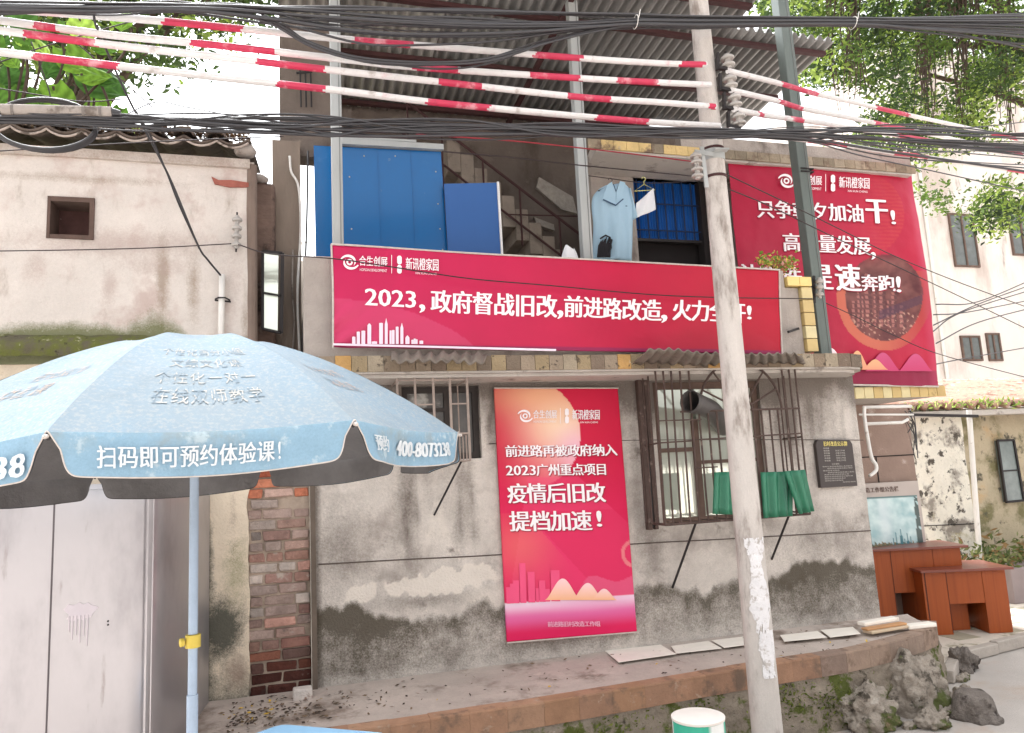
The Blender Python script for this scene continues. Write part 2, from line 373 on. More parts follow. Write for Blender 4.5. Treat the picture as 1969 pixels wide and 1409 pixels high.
# ------------------------------------------------------------------ lettering
EM = []
def text2d_raw(body):
    c = bpy.data.curves.new('t', 'FONT'); c.body = body; o = bpy.data.objects.new('t', c); COL.objects.link(o)
    me = bpy.data.meshes.new_from_object(o.evaluated_get(bpy.context.evaluated_depsgraph_get())); v = np.array([p.co[:2] for p in me.vertices])
    bpy.data.objects.remove(o); bpy.data.curves.remove(c); bpy.data.meshes.remove(me); return v
def text2d(body, bold=.0):
    c = bpy.data.curves.new('t', 'FONT'); c.body = body; c.resolution_u = 2
    o = bpy.data.objects.new('t', c); COL.objects.link(o)
    me = bpy.data.meshes.new_from_object(o.evaluated_get(bpy.context.evaluated_depsgraph_get()))
    v = np.array([p.co[:2] for p in me.vertices]); f = [tuple(p.vertices) for p in me.polygons]
    bpy.data.objects.remove(o); bpy.data.curves.remove(c); bpy.data.meshes.remove(me)
    if len(v) == 0: return v, f
    if len(body) == 1 and ord(body) > 0x2e80:
        if not EM: EM.append(None); r = text2d_raw('国'); EM[0] = (r.min(0), r.max(0))
        mn, mx = EM[0]
    else: mn, mx = v.min(0), v.max(0)
    v = (v - mn) / np.maximum(mx - mn, 1e-6)
    return v, f

def put_text(mb, body, place, bold=.0, heavy=0, mi=0, gap=.0006):
    """place(s,t,lift) -> 3D; s to the right, t up, both 0..1. heavy widens the upright strokes like a Song face"""
    v, f = text2d(body, bold)
    if len(v) == 0: return
    sh = [(0, 0)] if not heavy else [(-heavy, 0), (-heavy/3, heavy*.12), (heavy/3, -heavy*.12), (heavy, 0)]
    if len(body) == 1 and ord(body) > 0x2e80: v = .5 + (v-.5)*(.95 - heavy, .97)
    for i, (d, e) in enumerate(sh):
        mb.add([place(a + d, b + e, gap*(i+1)) for a, b in v], f, mi)

def quadmap(q, n, base=.004):
    """q: TL, TR, BR, BL world points"""
    tl, tr, br, bl = [Vector(p) for p in q]; n = Vector(n).normalized()
    return lambda s, t, l=0: (bl*(1-s) + br*s)*(1-t) + (tl*(1-s) + tr*s)*t + n*(base + l)
def px_quad(q, Y):
    return [hit(a, b, Y=Y) for a, b in q]
def grect(x0, y0, x1, y1, sl=0.0):
    return [(x0, y0), (x1, y0 + (x1-x0)*sl), (x1, y1 + (x1-x0)*sl), (x0, y1)]

def swirl(mb, cx, cz, r, fn, mi=0):
    """two-armed swirl emblem; fn(x,z)->3D"""
    for ph in (0, math.pi):
        out, inn = [], []
        for k in range(17):
            t = k/16; a = ph + .3 + t*math.pi*1.15
            rr = r*(1 - .45*t); th = r*.34*math.sin(math.pi*min(1, .12 + t*.88))*(1-.3*t)
            out.append((cx + rr*math.cos(a), cz + rr*.92*math.sin(a))); inn.append((cx + (rr-th)*math.cos(a), cz + (rr-th)*.92*math.sin(a)))
        pts = [fn(*p) for p in out + inn]
        mb.add(pts, [(k, k+1, 17+k+1, 17+k) for k in range(16)], mi)
    for k in range(12):
        a0, a1 = 2*math.pi*k/12, 2*math.pi*(k+1)/12
        P = lambda a, q: fn(cx + r*q*math.cos(a), cz + r*q*math.sin(a))
        mb.add([P(a0, .34), P(a1, .34), P(a1, .16), P(a0, .16)], [(0, 1, 2, 3)], mi)

def logos(mb, x0, y0, x1, sl, Y, lift):
    """the sponsor line of the banners: swirl, four characters, rule, seal, five characters (photo frame x0..x1)"""
    L = x1 - x0; h = L*.19; k = lambda f: x0 + L*f
    fn = lambda x, y: Vector(hit(x, y + (x-x0)*sl, Y=Y)) + Vector((0, -lift, 0))
    swirl(mb, k(.085), y0 + h*.5, h*.52, fn)
    def tx(body, a, b, t, u, heavy=.005):
        q = [(k(a), y0 + h*t + L*a*sl), (k(b), y0 + h*t + L*b*sl), (k(b), y0 + h*u + L*b*sl), (k(a), y0 + h*u + L*a*sl)]
        put_text(mb, body, quadmap(px_quad(q, Y), (0, -1, 0), lift), .012, heavy)
    tx('合生创展', .185, .475, .12, .66)
    tx('HOPSON DEVELOPMENT', .19, .47, .80, .95, 0)
    mb.add([fn(k(.515), y0), fn(k(.521), y0), fn(k(.521), y0+h), fn(k(.515), y0+h)], [(0, 1, 2, 3)])
    for yy in (.02, .52):
        a, b = k(.575), k(.622); o = [(a, .06), (a+3e-9, .0), (b, .0), (b, .46), (a, .46)]
        pts = [(a, yy+.08), (a+(b-a)*.3, yy), (b-(b-a)*.3, yy), (b, yy+.08), (b, yy+.40), (b-(b-a)*.3, yy+.47), (a+(b-a)*.3, yy+.47), (a, yy+.40)]
        mb.add([fn(x, y0 + h*v) for x, v in pts], [tuple(reversed(range(8)))])
    tx('新讯橙家园', .665, 1.0, .1, .75)
    tx('XIN XUN CHENG', .76, .98, .86, .98, 0)

CR = lambda r, g, b: np.array(S(r, g, b))
def lerp(a, b, t): return a + (b - a)*min(max(t, 0), 1)
def sstep(a, b, x):
    t = min(max((x-a)/(b-a), 0), 1); return t*t*(3-2*t)
def fbm(x, y, z=0.0, s=1.0): return noise.fractal(Vector((x*s, y*s, z)), 1.0, 2.0, 4)

# ================================================================== GROUND
mb = MB().box((-300, -300, -.3), (300, 400, 0)); tag(mb.build('road', m_road, base=(0, 0, 0)), kind='structure')
pav = [(5.35, -.25), (5.95, .22), (7.1, .42), (9.5, .62), (14, .8), (14, 2.6), (5.0, 2.6), (5.0, .02)]
mb = MB().plate(pav, 0.004, .10); tag(mb.build('pavement', m_pave, bevel=.015), kind='structure')
mb = MB()
kp = [(5.35, -.25), (5.95, .22), (7.1, .42), (9.5, .62), (14, .8)]
for a, b in zip(kp[:-1], kp[1:]):
    d = Vector((b[0]-a[0], b[1]-a[1], 0)); n = Vector((d.y, -d.x, 0)).normalized()*.09; k = max(1, int(d.length/.55))
    for i in range(k):
        p = Vector((*a, 0)) + d*(i/k+.004); q = Vector((*a, 0)) + d*((i+1)/k-.004); j = random.uniform(-.012, .012)
        mb.plate([(p.x+n.x, p.y+n.y+j), (q.x+n.x, q.y+n.y+j), (q.x-.002*n.x, q.y), (p.x-.002*n.x, p.y)], .004, .115+j)
tag(mb.build('kerb', m_kerb, bevel=.012), kind='structure')
# checker of paler and greener paving slabs
mb = MB()
for i in range(9):
    for j in range(5):
        if (i+j) % 2 == 0:
            x, y = 5.75+i*.3, .5+j*.3
            if y > .35 + (x-5.9)*.12: mb.box((x, y, .100), (x+.285, y+.285, .104))
tag(mb.build('paving_slab', M('dark_paving_slab', S(168, 160, 140), .8, .2, 5, grain=.05)), kind='structure')

# ================================================================== MAIN HOUSE
house = thing('two_storey_house', 'old two-storey plaster house hung with red banners, under a corrugated tin canopy', 'house', (2.5, 0, 0))
X0, X1 = .11, 5.0
ZB, ZS = 0.0, 2.74
WIN = {'L': (.78, 1.40, 2.12, 2.70), 'R': (2.93, 3.98, 1.49, 2.70)}
def blob(x, z, cx, cz, rx, rz): return math.exp(-((x-cx)/rx)**2 - ((z-cz)/rz)**2)
MT = [(.1, 1.06), (.25, 1.10), (.42, 1.07), (.55, .98), (.8, .92), (1.1, .93), (1.35, 1.02), (1.5, 1.0), (2.5, .92), (2.8, 1.03), (3.0, .98), (3.2, .92), (3.5, .98), (3.75, .97), (4.0, 1.0), (4.2, 1.08), (4.5, 1.03), (4.8, 1.01), (5.1, .98)]
def lin(T, x):
    for (a, p), (b, q) in zip(T[:-1], T[1:]):
        if x <= b: return p + (q-p)*max(0, (x-a)/(b-a))
    return T[-1][1]
def stain_shade_main(x, z):
    wx, wz = x + .07*fbm(x*3.1, z*3.1, 9), z + .07*fbm(x*2.6, z*2.6, 4) + .05*fbm(x*9, z*1.2, 6)
    n = fbm(x, z, 3.1, 1.4)
    t = lin(MT, x) - wz
    amp = .78 + .35*blob(x, 0, .35, 0, .35, 1) + .30*blob(x, 0, 4.35, 0, .5, 1) + .1*n
    moss = sstep(-.09, .05, t)*(.54 + .50*math.exp(-max(t, 0)/.13))*amp*(.55 + .45*sstep(.53, .66, z))
    d1 = max(abs((wx-1.05)/.42)**3 + abs((wz-1.19)/.062)**3, 0); d2 = abs((wx-.42)/.12)**3 + abs((wz-1.17)/.06)**3
    lite = max(1.1*sstep(1.5, .7, d1), .95*sstep(1.5, .7, d2), .6*blob(x, z, 1.38, 1.08, .22, .10))
    wdg = sstep(1.86, 1.78, z)*sstep(1.36, 1.60, z); hw = .015 + (1.86-z)*.24
    lite = max(lite, .62*wdg*sstep(hw+.05, hw-.03, abs(x-1.02)))
    st_ = .5 + .9*fbm(x*7, z*.7, 11)
    br = max(.8*blob(wx, z, .84, 1.75, .16, .45)*st_*1.3, .8*blob(wx, z, 1.22, 1.75, .13, .42)*st_*1.3, 1.0*sstep(2.25, 2.66, z+.12*n+.1*(st_-.5)),  # brown streaks, plus a top band painting the slab's soft shade
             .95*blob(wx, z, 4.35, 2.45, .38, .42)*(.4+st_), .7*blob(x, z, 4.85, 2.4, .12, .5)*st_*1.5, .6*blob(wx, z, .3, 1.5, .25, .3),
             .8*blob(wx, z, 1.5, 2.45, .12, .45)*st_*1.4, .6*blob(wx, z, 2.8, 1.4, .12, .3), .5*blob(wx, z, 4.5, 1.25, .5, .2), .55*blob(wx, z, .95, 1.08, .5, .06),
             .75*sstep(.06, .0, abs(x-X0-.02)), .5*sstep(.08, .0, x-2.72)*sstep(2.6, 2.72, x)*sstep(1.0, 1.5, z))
    return min(moss, 1.05), lite, br, 1
xs = sorted(set([round(X0 + (X1-X0)*i/250, 4) for i in range(251)] + [v for k in WIN.values() for v in k[:2]]))
zs = sorted(set([round(ZB + (ZS-ZB)*i/140, 4) for i in range(141)] + [v for k in WIN.values() for v in k[2:]]))
mb = MB(); cols = []
for z in zs:
    for x in xs:
        mb.v.append((x, 0.006*fbm(x, z, 1, 2), z)); cols.append(stain_shade_main(x, z))
for j in range(len(zs)-1):
    for i in range(len(xs)-1):
        xc, zc = (xs[i]+xs[i+1])/2, (zs[j]+zs[j+1])/2
        if any(a < xc < b and c < zc < d for a, b, c, d in WIN.values()): continue
        a = j*len(xs)+i; mb.f.append((a, a+1, a+len(xs)+1, a+len(xs))); mb.m.append(0)
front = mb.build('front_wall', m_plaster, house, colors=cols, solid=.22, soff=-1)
# scored joints in the render (raised hair lines of dark mortar)
mb = MB()
mb.tube(spline([hit(x, y, Y=-.004) for x, y in ((612, 1085), (790, 1075), (965, 1066), (1215, 1046), (1400, 1036), (1674, 1020))], 8), .005, 5)
mb.tube(spline([hit(x, y, Y=-.004) for x, y in ((940, 853), (1100, 849), (1240, 846), (1450, 845), (1660, 846))], 8), .0035, 5)
mb.build('wall_joint', M('dark_joint_mortar', S(92, 82, 76), .95, .2, 9), house)
MB().box((X1-.22, .225, 0), (X1, 1.299, ZS)).build('side_wall', m_plaster, house, colors=[(0, 0, .4, 1)]*8)
MB().box((X0, .225, 0), (X0+.2, 3, 2.739)).build('side_wall', m_plaster, house, colors=[(0, 0, .4, 1)]*8)
# a dark corner post between the brickwork and the render
pA, pB = hit(604, 940, Y=-.02), hit(606, 1330, Y=-.02)
MB().box((.085, -.03, .5), (.122, .05, 2.75)).build('corner_strip', M('dark_corner_strip', S(104, 92, 82), .9, .3, 6), house)

# slab between the storeys: mottled stone edge, rounded at the right end
mb = MB(); cols = []
path = [(.03, -.43), (4.35, -.43), (4.62, -.42), (4.78, -.36), (4.90, -.22), (4.98, .0), (5.0, .4)]
dense = []
for a, b in zip(path[:-1], path[1:]):
    L = math.hypot(b[0]-a[0], b[1]-a[1]); k = max(1, round(L/.115))
    dense += [(a[0]+(b[0]-a[0])*i/k, a[1]+(b[1]-a[1])*i/k) for i in range(k)]
dense.append(path[-1])
for (ax, ay), (bx, by) in zip(dense[:-1], dense[1:]):
    d = Vector((bx-ax, by-ay, 0)).normalized(); n = Vector((d.y, -d.x, 0)); g = d*.002
    p, q = Vector((ax, ay, 0))+g, Vector((bx, by, 0))-g
    c = random.choice([S(146, 130, 112), S(134, 118, 100), S(150, 132, 104), S(122, 106, 92), S(158, 144, 124), S(116, 102, 88)])
    if random.random() < .10: c = S(186, 146, 92)
    b0 = len(mb.v); j = random.uniform(-.004, .004)
    mb.add([p+Vector((0,0,2.755)), q+Vector((0,0,2.755)), q+Vector((0,0,2.868+j)), p+Vector((0,0,2.868+j)),
            p+n*.018+Vector((0,0,2.755)), q+n*.018+Vector((0,0,2.755)), q+n*.018+Vector((0,0,2.868+j)), p+n*.018+Vector((0,0,2.868+j))],
           [(4,5,6,7),(0,1,5,4),(3,7,6,2),(0,4,7,3),(1,2,6,5),(0,3,2,1)])
    cols += [c]*8
mb.build('slab_edge', m_slabedge, house, colors=cols)
mb = MB().plate([(x, y) for x, y in dense] + [(.03, .4)], 2.74, 2.866)
mb.build('floor_slab', m_soffit, house)
MB().plate([(.03, -.40)] + [(x*1.0-.03*(x > 4.5), y+.045) for x, y in dense if x > .05] + [(.03, .2)], 2.715, 2.739).build('drip_edge', m_soffit, house)

# parapet behind the long banner, with a strip of yellow tiles at its right end
mb = MB().box((.05, -.36, 2.87), (4.09, -.24, 3.62)).box((.05, -.239, 2.87), (.17, .499, 3.62))
mb.build('parapet', m_concrete, house, bevel=.008)
mb = MB().box((4.092, -.34, 2.87), (4.235, -.22, 3.47)); mb.build('parapet_return', m_concrete, house)
mb = MB(); cols = []
for i in range(5):
    z = 2.9 + i*.115
    for j in range(1):
        mb.box((4.24, -.38, z), (4.35, -.26, z+.109)); cols += [random.choice([S(206, 186, 134), S(198, 172, 116), S(212, 196, 150)])]*8
for j in range(2):
    mb.box((4.10+j*.125, -.39, 3.478), (4.222+j*.125, -.24, 3.56)); cols += [S(232, 204, 130)]*8
mb.build('yellow_tile_column', m_ytile, house, colors=cols, bevel=.004)

# back wall with the outside stair
mb = MB().box((.3, 1.95, 2.9), (4.75, 2.12, 6.02)).box((-.12, .55, 4.78), (.36, .75, 6.0)).box((.36, .75, 5.0), (.5, 1.94, 5.35))
mb.build('stair_wall', m_stairwall, house)
mb = MB().box((.17, .52, 2.87), (3.6, 1.94, 3.1)); mb.build('upper_floor', m_concrete, house)
# stair flight falling to the right
mb = MB(); A, B = hit(845, 300, Y=1.75), hit(1045, 500, Y=1.75); N = 9
for i in range(N):
    x = A.x + (B.x-A.x)*i/(N-1); z = A.z + (B.z-A.z)*i/(N-1); dx = (B.x-A.x)/(N-1)
    mb.box((x, 1.35, z-.34), (x+dx-.001, 1.94, z))
mb.build('stair', M('dusty_stair_concrete', S(142, 130, 118), .9, .2, 7, bump=.4, stains=((S(120, 108, 96), 6, .55, .68),)), house, bevel=.008)
mb = MB()
r0, r1 = hit(775, 190, Y=1.30), hit(1130, 462, Y=1.30)
mb.tube([r0, r1], .014, 6); s0, s1 = hit(760, 245, Y=1.30), hit(1090, 500, Y=1.30); mb.tube([s0, s1], .012, 6)
for t in (.02, .2, .42, .62, .84, .98):
    p = r0.lerp(r1, t); mb.tube([p, p - Vector((0, 0, .62))], .010, 6)
mb.tube([hit(975, 412, Y=1.31), hit(1118, 416, Y=1.31)], .007, 6)
mb.build('stair_railing', m_rust, house)
# torn plastic sheeting stuck on the stair wall
mb = MB()
q = [hit(1035, 342, Y=1.93), hit(1100, 380, Y=1.93), hit(1108, 412, Y=1.93), hit(1078, 404, Y=1.93), hit(1030, 362, Y=1.93)]
mb.prism([(p.x, p.z) for p in q], 1.90, 1.945)
q = [hit(1025, 420, Y=1.93), hit(1062, 434, Y=1.93), hit(1064, 446, Y=1.93), hit(1030, 434, Y=1.93)]
mb.prism([(p.x, p.z) for p in q], 1.88, 1.945)
mb.build('wall_patch', M('pale_plaster_patch', S(168, 160, 150), .9, .3, 14, bump=.5), house)

# upper room on the right: concrete slab, side wall, blue shuttered window, dark opening
mb = MB().plate([(2.70, .32), (6.35, .32), (6.35, 2.6), (3.4, 2.6), (3.4, 1.0), (2.80, 1.0)], 4.92, 5.02); mb.build('upper_slab', m_soffit, house)
mb = MB(); cols = []
for i in range(29):
    x = 2.62 + i*.13
    mb.box((x, .30, 4.94), (x+.126, .317, 5.03)); cols += [S(212, 184, 128) if i < 9 and i % 5 else random.choice([S(150, 136, 116), S(134, 122, 104), S(164, 150, 130)])]*8
mb.build('slab_brick_edge', m_tile, house, colors=cols)
mb = MB().box((3.6, .32, 5.021), (6.35, .42, 5.16)); mb.build('roof_kerb', m_concrete, house)
RY = .85
a, b, c, d = hit(1215, 320, Y=RY), hit(1350, 322, Y=RY), hit(1350, 505, Y=RY), hit(1215, 455, Y=RY)
xl, xr = a.x, b.x + .02
mb = MB().box((2.86, RY, 2.87), (xl, RY+.15, 4.92)).box((xr, RY, 2.87), (6.3, RY+.15, 4.92)).box((xl, RY+.001, a.z), (xr, RY+.149, 4.92))
mb.build('upper_wall', m_concrete, house)
MB().box((xl-.03, RY+.151, 2.87), (xr+1.6, RY+.55, 4.919)).build('room_backing', m_dark, house)  # solid block coloured dark in place of the unlit room's shade
mb = MB()
n = 26
zb = hit(1215, 455, Y=RY).z
mb.grid(n*4, 1, lambda s, t: (xl+.02+(xr-xl-.04)*s, RY+.09+.012*math.sin(s*n*2*math.pi), zb+(a.z-zb)*t))
sh = mb.build('blue_shutter', m_shutter, house, solid=.006)
mb = MB()
for i in range(8):
    x = xl + (xr-xl)*(i+.5)/8; mb.tube([(x, RY+.04, zb), (x, RY+.04, a.z)], .008, 6)
for t in (.12, .5, .86): mb.tube([(xl, RY+.03, zb+(a.z-zb)*t), (xr, RY+.03, zb+(a.z-zb)*t)], .008, 6)
mb.build('shutter_grille', M('dark_blue_bars', S(34, 50, 80), .6, .2, 9), house)
mb = MB().box((xl, RY+.02, zb-.03), (xr, RY+.08, zb-.002)).box((xr-.09, RY-.02, 2.87), (xr-.03, RY+.1, a.z-.002))
mb.build('shutter_frame', m_black, house)

# balcony of the right wing: yellow tiled edge, soffit, brown recessed wall
mb = MB().box((5.02, .42, 2.56), (6.50, 1.6, 2.67)); mb.build('balcony_slab', m_soffit, house)
mb = MB(); cols = []
for i in range(13):
    x = 5.02 + i*.114; mb.box((x, .40, 2.548), (x+.108, .418, 2.662)); cols += [random.choice([S(208, 186, 134), S(200, 172, 112), S(214, 198, 150), S(192, 162, 104)])]*8
mb.build('balcony_tile_edge', m_ytile, house, colors=cols, bevel=.003)
mb = MB().box((5.02, .50, 2.675), (6.48, .62, 4.92)); mb.build('balcony_wall', m_concrete, house)
mb = MB().box((5.02, 1.3, 0), (6.86, 1.5, 2.555)); mb.build('recessed_wall', m_recess, house)
mb = MB(); z = hit(1700, 878, Y=1.29).z
mb.box((5.9, 1.292, z), (6.86, 1.299, z+.012)).box((6.32, 1.292, z-.6), (6.332, 1.299, z-.001)); mb.build('recess_joint', m_dark, house)
# drain pipes under the balcony
mb = MB()
P = lambda x, y, Y=.35: hit(x, y, Y=Y)
mb.tube(spline([P(1662, 782), P(1662, 800), P(1668, 840), P(1676, 880), P(1684, 893), P(1684, 905), P(1672, 915)], 5), .018, 8)
mb.tube([P(1660, 783), P(1752, 781)], .016, 8); mb.tube([P(1664, 815), P(1735, 812), P(1746, 806)], .016, 8); mb.tube([P(1652, 797), P(1756, 797)], .010, 8)
mb.build('drain_pipe', m_whitepipe, house, smooth=True)
# dark gap column and cables at the left end of the house
mb = MB().box((-.18, .42, 2.4), (.045, .6, 4.85)); mb.build('corner_column', M('weathered_grey_brown_column', S(138, 124, 112), .9, .2, 5, bump=.4, stretch=(1, 1, .3)), house)
for i, (pts, mm, r) in enumerate((([(557, 300), (560, 330), (574, 360), (578, 440), (572, 560), (576, 680)], m_whitepipe, .011),
                                ([(592, 290), (590, 420), (585, 560), (580, 690)], m_cable, .009),
                                ([(563, 480), (562, 560), (566, 620), (562, 680)], m_fabric, .008))):
    mb = MB().tube(spline([hit(x, y, Y=.38) for x, y in pts], 6), r, 6); mb.build('riser_cable', mm, house, smooth=True)
# upper left bracket
mb = MB()
for x in (577, 587, 597): mb.tube([hit(x, 130, Y=.5), hit(x+2, 205, Y=.5)], .008, 6)
mb.tube([hit(570, 140, Y=.5), hit(600, 138, Y=.5)], .01, 6); mb.build('wall_bracket', m_black, house)

# ---- windows and their cages
def corrugated(mb, q, n, amp, nv=4, axis=Vector((0, 0, 1)), mi=0, jit=0):
    """q: TL,TR,BR,BL; waves run along TL->TR"""
    tl, tr, br, bl = [Vector(p) for p in q]
    mb.grid(n*8, nv, lambda s, t: (tl*(1-s)+tr*s)*(1-t) + (bl*(1-s)+br*s)*t + axis*(amp*math.sin(2*math.pi*n*s) + jit*fbm(s*4, t*2, n)), mi)
# small window
a, b, c, d = WIN['L']
m_frame2 = M('dark_grey_frame', S(62, 56, 53), .8, .3, 9)
f = MB()
for x in (a, b-.05): f.box((x, .05, c), (x+.05, .11, d))
f.box((a+.05, .051, d-.05), (b-.05, .109, d)).box((a+.05, .051, c), (b-.05, .109, c+.05)).box((1.12, .052, c+.05), (1.16, .108, d-.05)).box((a+.05, .053, 2.50), (1.12, .107, 2.53))
wn = f.build('window', m_frame2, house, label='small dark window behind a rusty cage, half hidden by the parasol')
MB().box((a+.05, .075, c+.05), (1.12, .085, d-.05)).box((1.16, .076, c+.05), (b-.05, .086, d-.05)).build('pane', m_dkglass, wn)
MB().box((a, .215, c), (b, .24, d)).build('room_backing', m_dark, house)  # plate behind the panes, its dark colour stands for room shade
CY = -.36
def bars(mb, xs, z0, z1, Y, r=.010):
    for x in xs: mb.tube([(x, Y, z0), (x, Y, z1)], r, 6)
mb = MB(); z0, z1 = 2.10, 2.74
bars(mb, (.70, .83, .965, 1.09, 1.22), z0, z1, CY)
for z in (z0, 2.30, 2.70): mb.tube([(.70, CY, z), (1.22, CY, z)], .007, 6)
mb.tube([(.83, CY, 2.52), (.965, CY, 2.52)], .006, 6).tube([(1.09, CY, 2.52), (1.22, CY, 2.52)], .006, 6)
for x, k in ((.70, 1), (1.22, 1)):
    for z in (z0, 2.30, 2.70): mb.tube([(x, CY, z), (x, -.01, z)], .007, 6)
for t in (.3, .62, .95): mb.tube([(1.22, CY*(1-t), z0), (1.22, CY*(1-t), 2.30 if t < .9 else z1)], .006, 6)
for t in (.25, .5, .75): mb.tube([(.70+.52*t, CY, z0), (.70+.52*t, -.01, z0)], .006, 6)
mb.build('window_cage', M('grey_brown_bar_steel', S(160, 144, 134), .75, .3, 12), house, label='small rusty window cage on the left window')
MB().tube([(1.16, CY+.02, z0), hit(835, 990, Y=-.005)], .008, 6).build('cage_strut', m_black, house)
mb = MB(); corrugated(mb, [hit(752, 676, Y=-.46), hit(936, 680, Y=-.46), hit(930, 696, Y=-.60), hit(752, 692, Y=-.60)], 8, .012, 4, Vector((0, -.4, 1)), jit=.02)
mb.build('awning', m_asb, house, solid=.008, smooth=True, label='short grey corrugated awning over the left window')
# large window
a, b, c, d = WIN['R']
f = MB()
for x in (a, b-.05): f.box((x, .04, c), (x+.05, .1, d))
xm = 3.33; zc = hit(1300, 865, Y=.05).z; zt = hit(1380, 742, Y=.05).z
f.box((a+.05, .041, d-.06), (b-.05, .099, d)).box((a+.05, .041, c), (b-.05, .099, c+.05)).box((xm-.03, .042, c+.05), (xm+.03, .098, zc+.25))
f.box((a+.05, .043, zc-.018), (xm-.03, .097, zc+.018)).box((xm+.03, .043, zc-.13), (b-.05, .097, zc-.10))
wn = f.build('window', m_frame, house, label='large pale window behind the rusty cage with the sunburst grille')
MB().box((a+.05, .068, c+.05), (xm-.03, .075, zc-.018)).box((a+.05, .068, zc+.018), (xm-.03, .075, d-.06)).box((xm+.03, .068, c+.05), (b-.05, .075, d-.06)).build('pane', m_glass, wn)
MB().box((a, .16, c), (b, .19, d)).build('room_backing', M('pale_backing', S(214, 216, 196), .9, .1, 5), house)  # pale plate added behind the panes to keep the window bright
CY = -.40
mb = MB(); zl, zm, zu = 1.53, hit(1400, 789, Y=CY).z, 2.82
cl, cr = 2.74, 4.07
fr = [2.74, 2.825, 2.92, 3.02, 3.12]
for x in (2.74, 2.81, 2.88, 2.96, 3.04): mb.tube([(x, CY, zl), (x+.02, CY, zu)], .008, 6)
for x in (3.12, 3.20, 3.28, 3.36, 3.45, 3.54, 3.62, 3.70, 3.78, 3.86, 3.94, 4.01, 4.07): mb.tube([(x, CY, zl), (x, CY, zm if x < 3.9 else zu)], .008, 6)
mb.tube([(2.95, CY-.008, zm), (4.07, CY-.008, zm)], .009, 6)
for z in (zl, zu): mb.tube([(cl, CY, z), (cr, CY, z)], .010, 6)
z2 = hit(1300, 850, Y=CY).z; mb.tube([(cl, CY-.008, z2), (3.03, CY-.008, z2+.005)], .007, 6); mb.tube([(3.1, CY-.008, z2+.012), (cr, CY-.008, z2+.03)], .007, 6)
z3 = hit(1300, 808, Y=CY).z; mb.tube([(cl, CY-.008, z3), (3.13, CY-.008, z3)], .006, 6)
z4 = hit(1330, 900, Y=CY).z; mb.tube([(3.03, CY-.008, z4), (3.24, CY-.008, z4)], .006, 6)
ctr = Vector((3.51, CY-.01, zm)); RA = .385
mb.tube([ctr + Vector((RA*math.cos(t), 0, RA*1.05*math.sin(t))) for t in [math.pi*i/24 for i in range(25)]], .010, 6)
for t in (25, 52, 90, 128, 155): mb.tube([ctr + Vector((.1*math.cos(R(t)), -.004, .1*math.sin(R(t)))), ctr + Vector((RA*math.cos(R(t)), -.004, RA*1.05*math.sin(R(t))))], .008, 6)
mb.tube([ctr + Vector((.1*math.cos(math.pi*i/12), -.004, .1*math.sin(math.pi*i/12))) for i in range(13)], .008, 6)
for z in (zl, z2, zu):
    mb.tube([(cl, CY, z), (2.80, -.01, z-.01)], .008, 6); mb.tube([(cr, CY, z), (cr+.1, -.01, z)], .008, 6)
for t in (.3, .6, .9): mb.tube([(cl+.02*t, CY*(1-t), zl), (cl+.04*t, CY*(1-t), zu)], .007, 6); mb.tube([(cr+.1*t, CY*(1-t), zl), (cr+.1*t, CY*(1-t), zu)], .007, 6)
for i in range(9): x = cl + (cr-cl)*(i+.5)/9; mb.tube([(x, CY, zl), (x, -.01, zl-.006)], .006, 6)
mb.box((2.765, -.06, 1.47), (2.80, -.002, 2.8)).box((2.83, -.05, 1.47), (2.86, -.002, 2.8))
mb.build('window_cage', m_barsteel, house, label='large rusty window cage with a sunburst arch')
MB().tube([(3.02, CY+.02, zl), hit(1293, 1130, Y=-.005)], .010, 6).build('cage_strut', m_black, house)
MB().tube([(3.88, CY+.02, zl), hit(1484, 1075, Y=-.005)], .010, 6).build('cage_strut', m_black, house)
mb = MB(); corrugated(mb, [hit(1215, 700, Y=-.44), hit(1548, 697, Y=-.44), hit(1540, 682, Y=-.80), hit(1245, 672, Y=-.80)], 17, .010, 4, Vector((0, 0, 1)), jit=.03)
mb.build('awning', m_asb, house, solid=.008, smooth=True, label='long grey corrugated awning over the right window')
# pipe-like stove duct sticking out of the window
mb = MB(); pts = spline([(3.62, .06, 2.30), (3.46, -.12, 2.36), (3.28, -.30, 2.43), hit(1326, 771, Y=-.44)], 6)
mb.tube(pts, [.075]*(len(pts)-5) + [.074, .076, .080, .083, .086], 18, cap=False)
mb.build('window_duct', m_duct, house, solid=.006, smooth=True)

# ---- tin canopy on posts (one roof, posts welded to it)
can = thing('tin_canopy', 'rusty corrugated tin canopy on steel posts above the upper storey', 'canopy', (2.3, .5, 2.87))
def roofz(y): return 6.16 - .07*y
def sheet(x0, x1, y0, y1, m, lab=None):
    n = int((x1-x0)/.098); mb = MB()
    mb.grid(n*8, 6, lambda s, t: (x0+(x1-x0)*s, y0+(y1-y0)*t, roofz(y0+(y1-y0)*t)+(.012 if x0 > 1 else 0)+.026*max(-1, min(1, 1.7*math.sin(2*math.pi*n*s)))))
    return mb.build('roof_sheet', m, can, solid=.003, smooth=True, label=lab)
sheet(-.12, 1.32, -1.35, 2.05, m_zinclight, 'paler roof sheet'); sheet(1.27, 4.10, -1.35, 2.05, m_zinc); sheet(4.09, 5.28, .02, 1.75, m_zinc)
mb = MB()
for y in (-1.2, -.35, .15, .95, 1.8):
    x1 = 5.25 if y > .05 else 4.05
    mb.bar((-.1, y, roofz(y)-.06), (x1, y, roofz(y)-.06), .04, .055)
mb.build('purlin', m_rust, can)
for x in (.33, 2.33):
    mb = MB(); y0, y1 = -1.3, 1.9
    mb.bar((x, y0, roofz(y0)-.12), (x, y1, roofz(y1)-.12), .045)
    mb.build('rafter', m_rust, can)
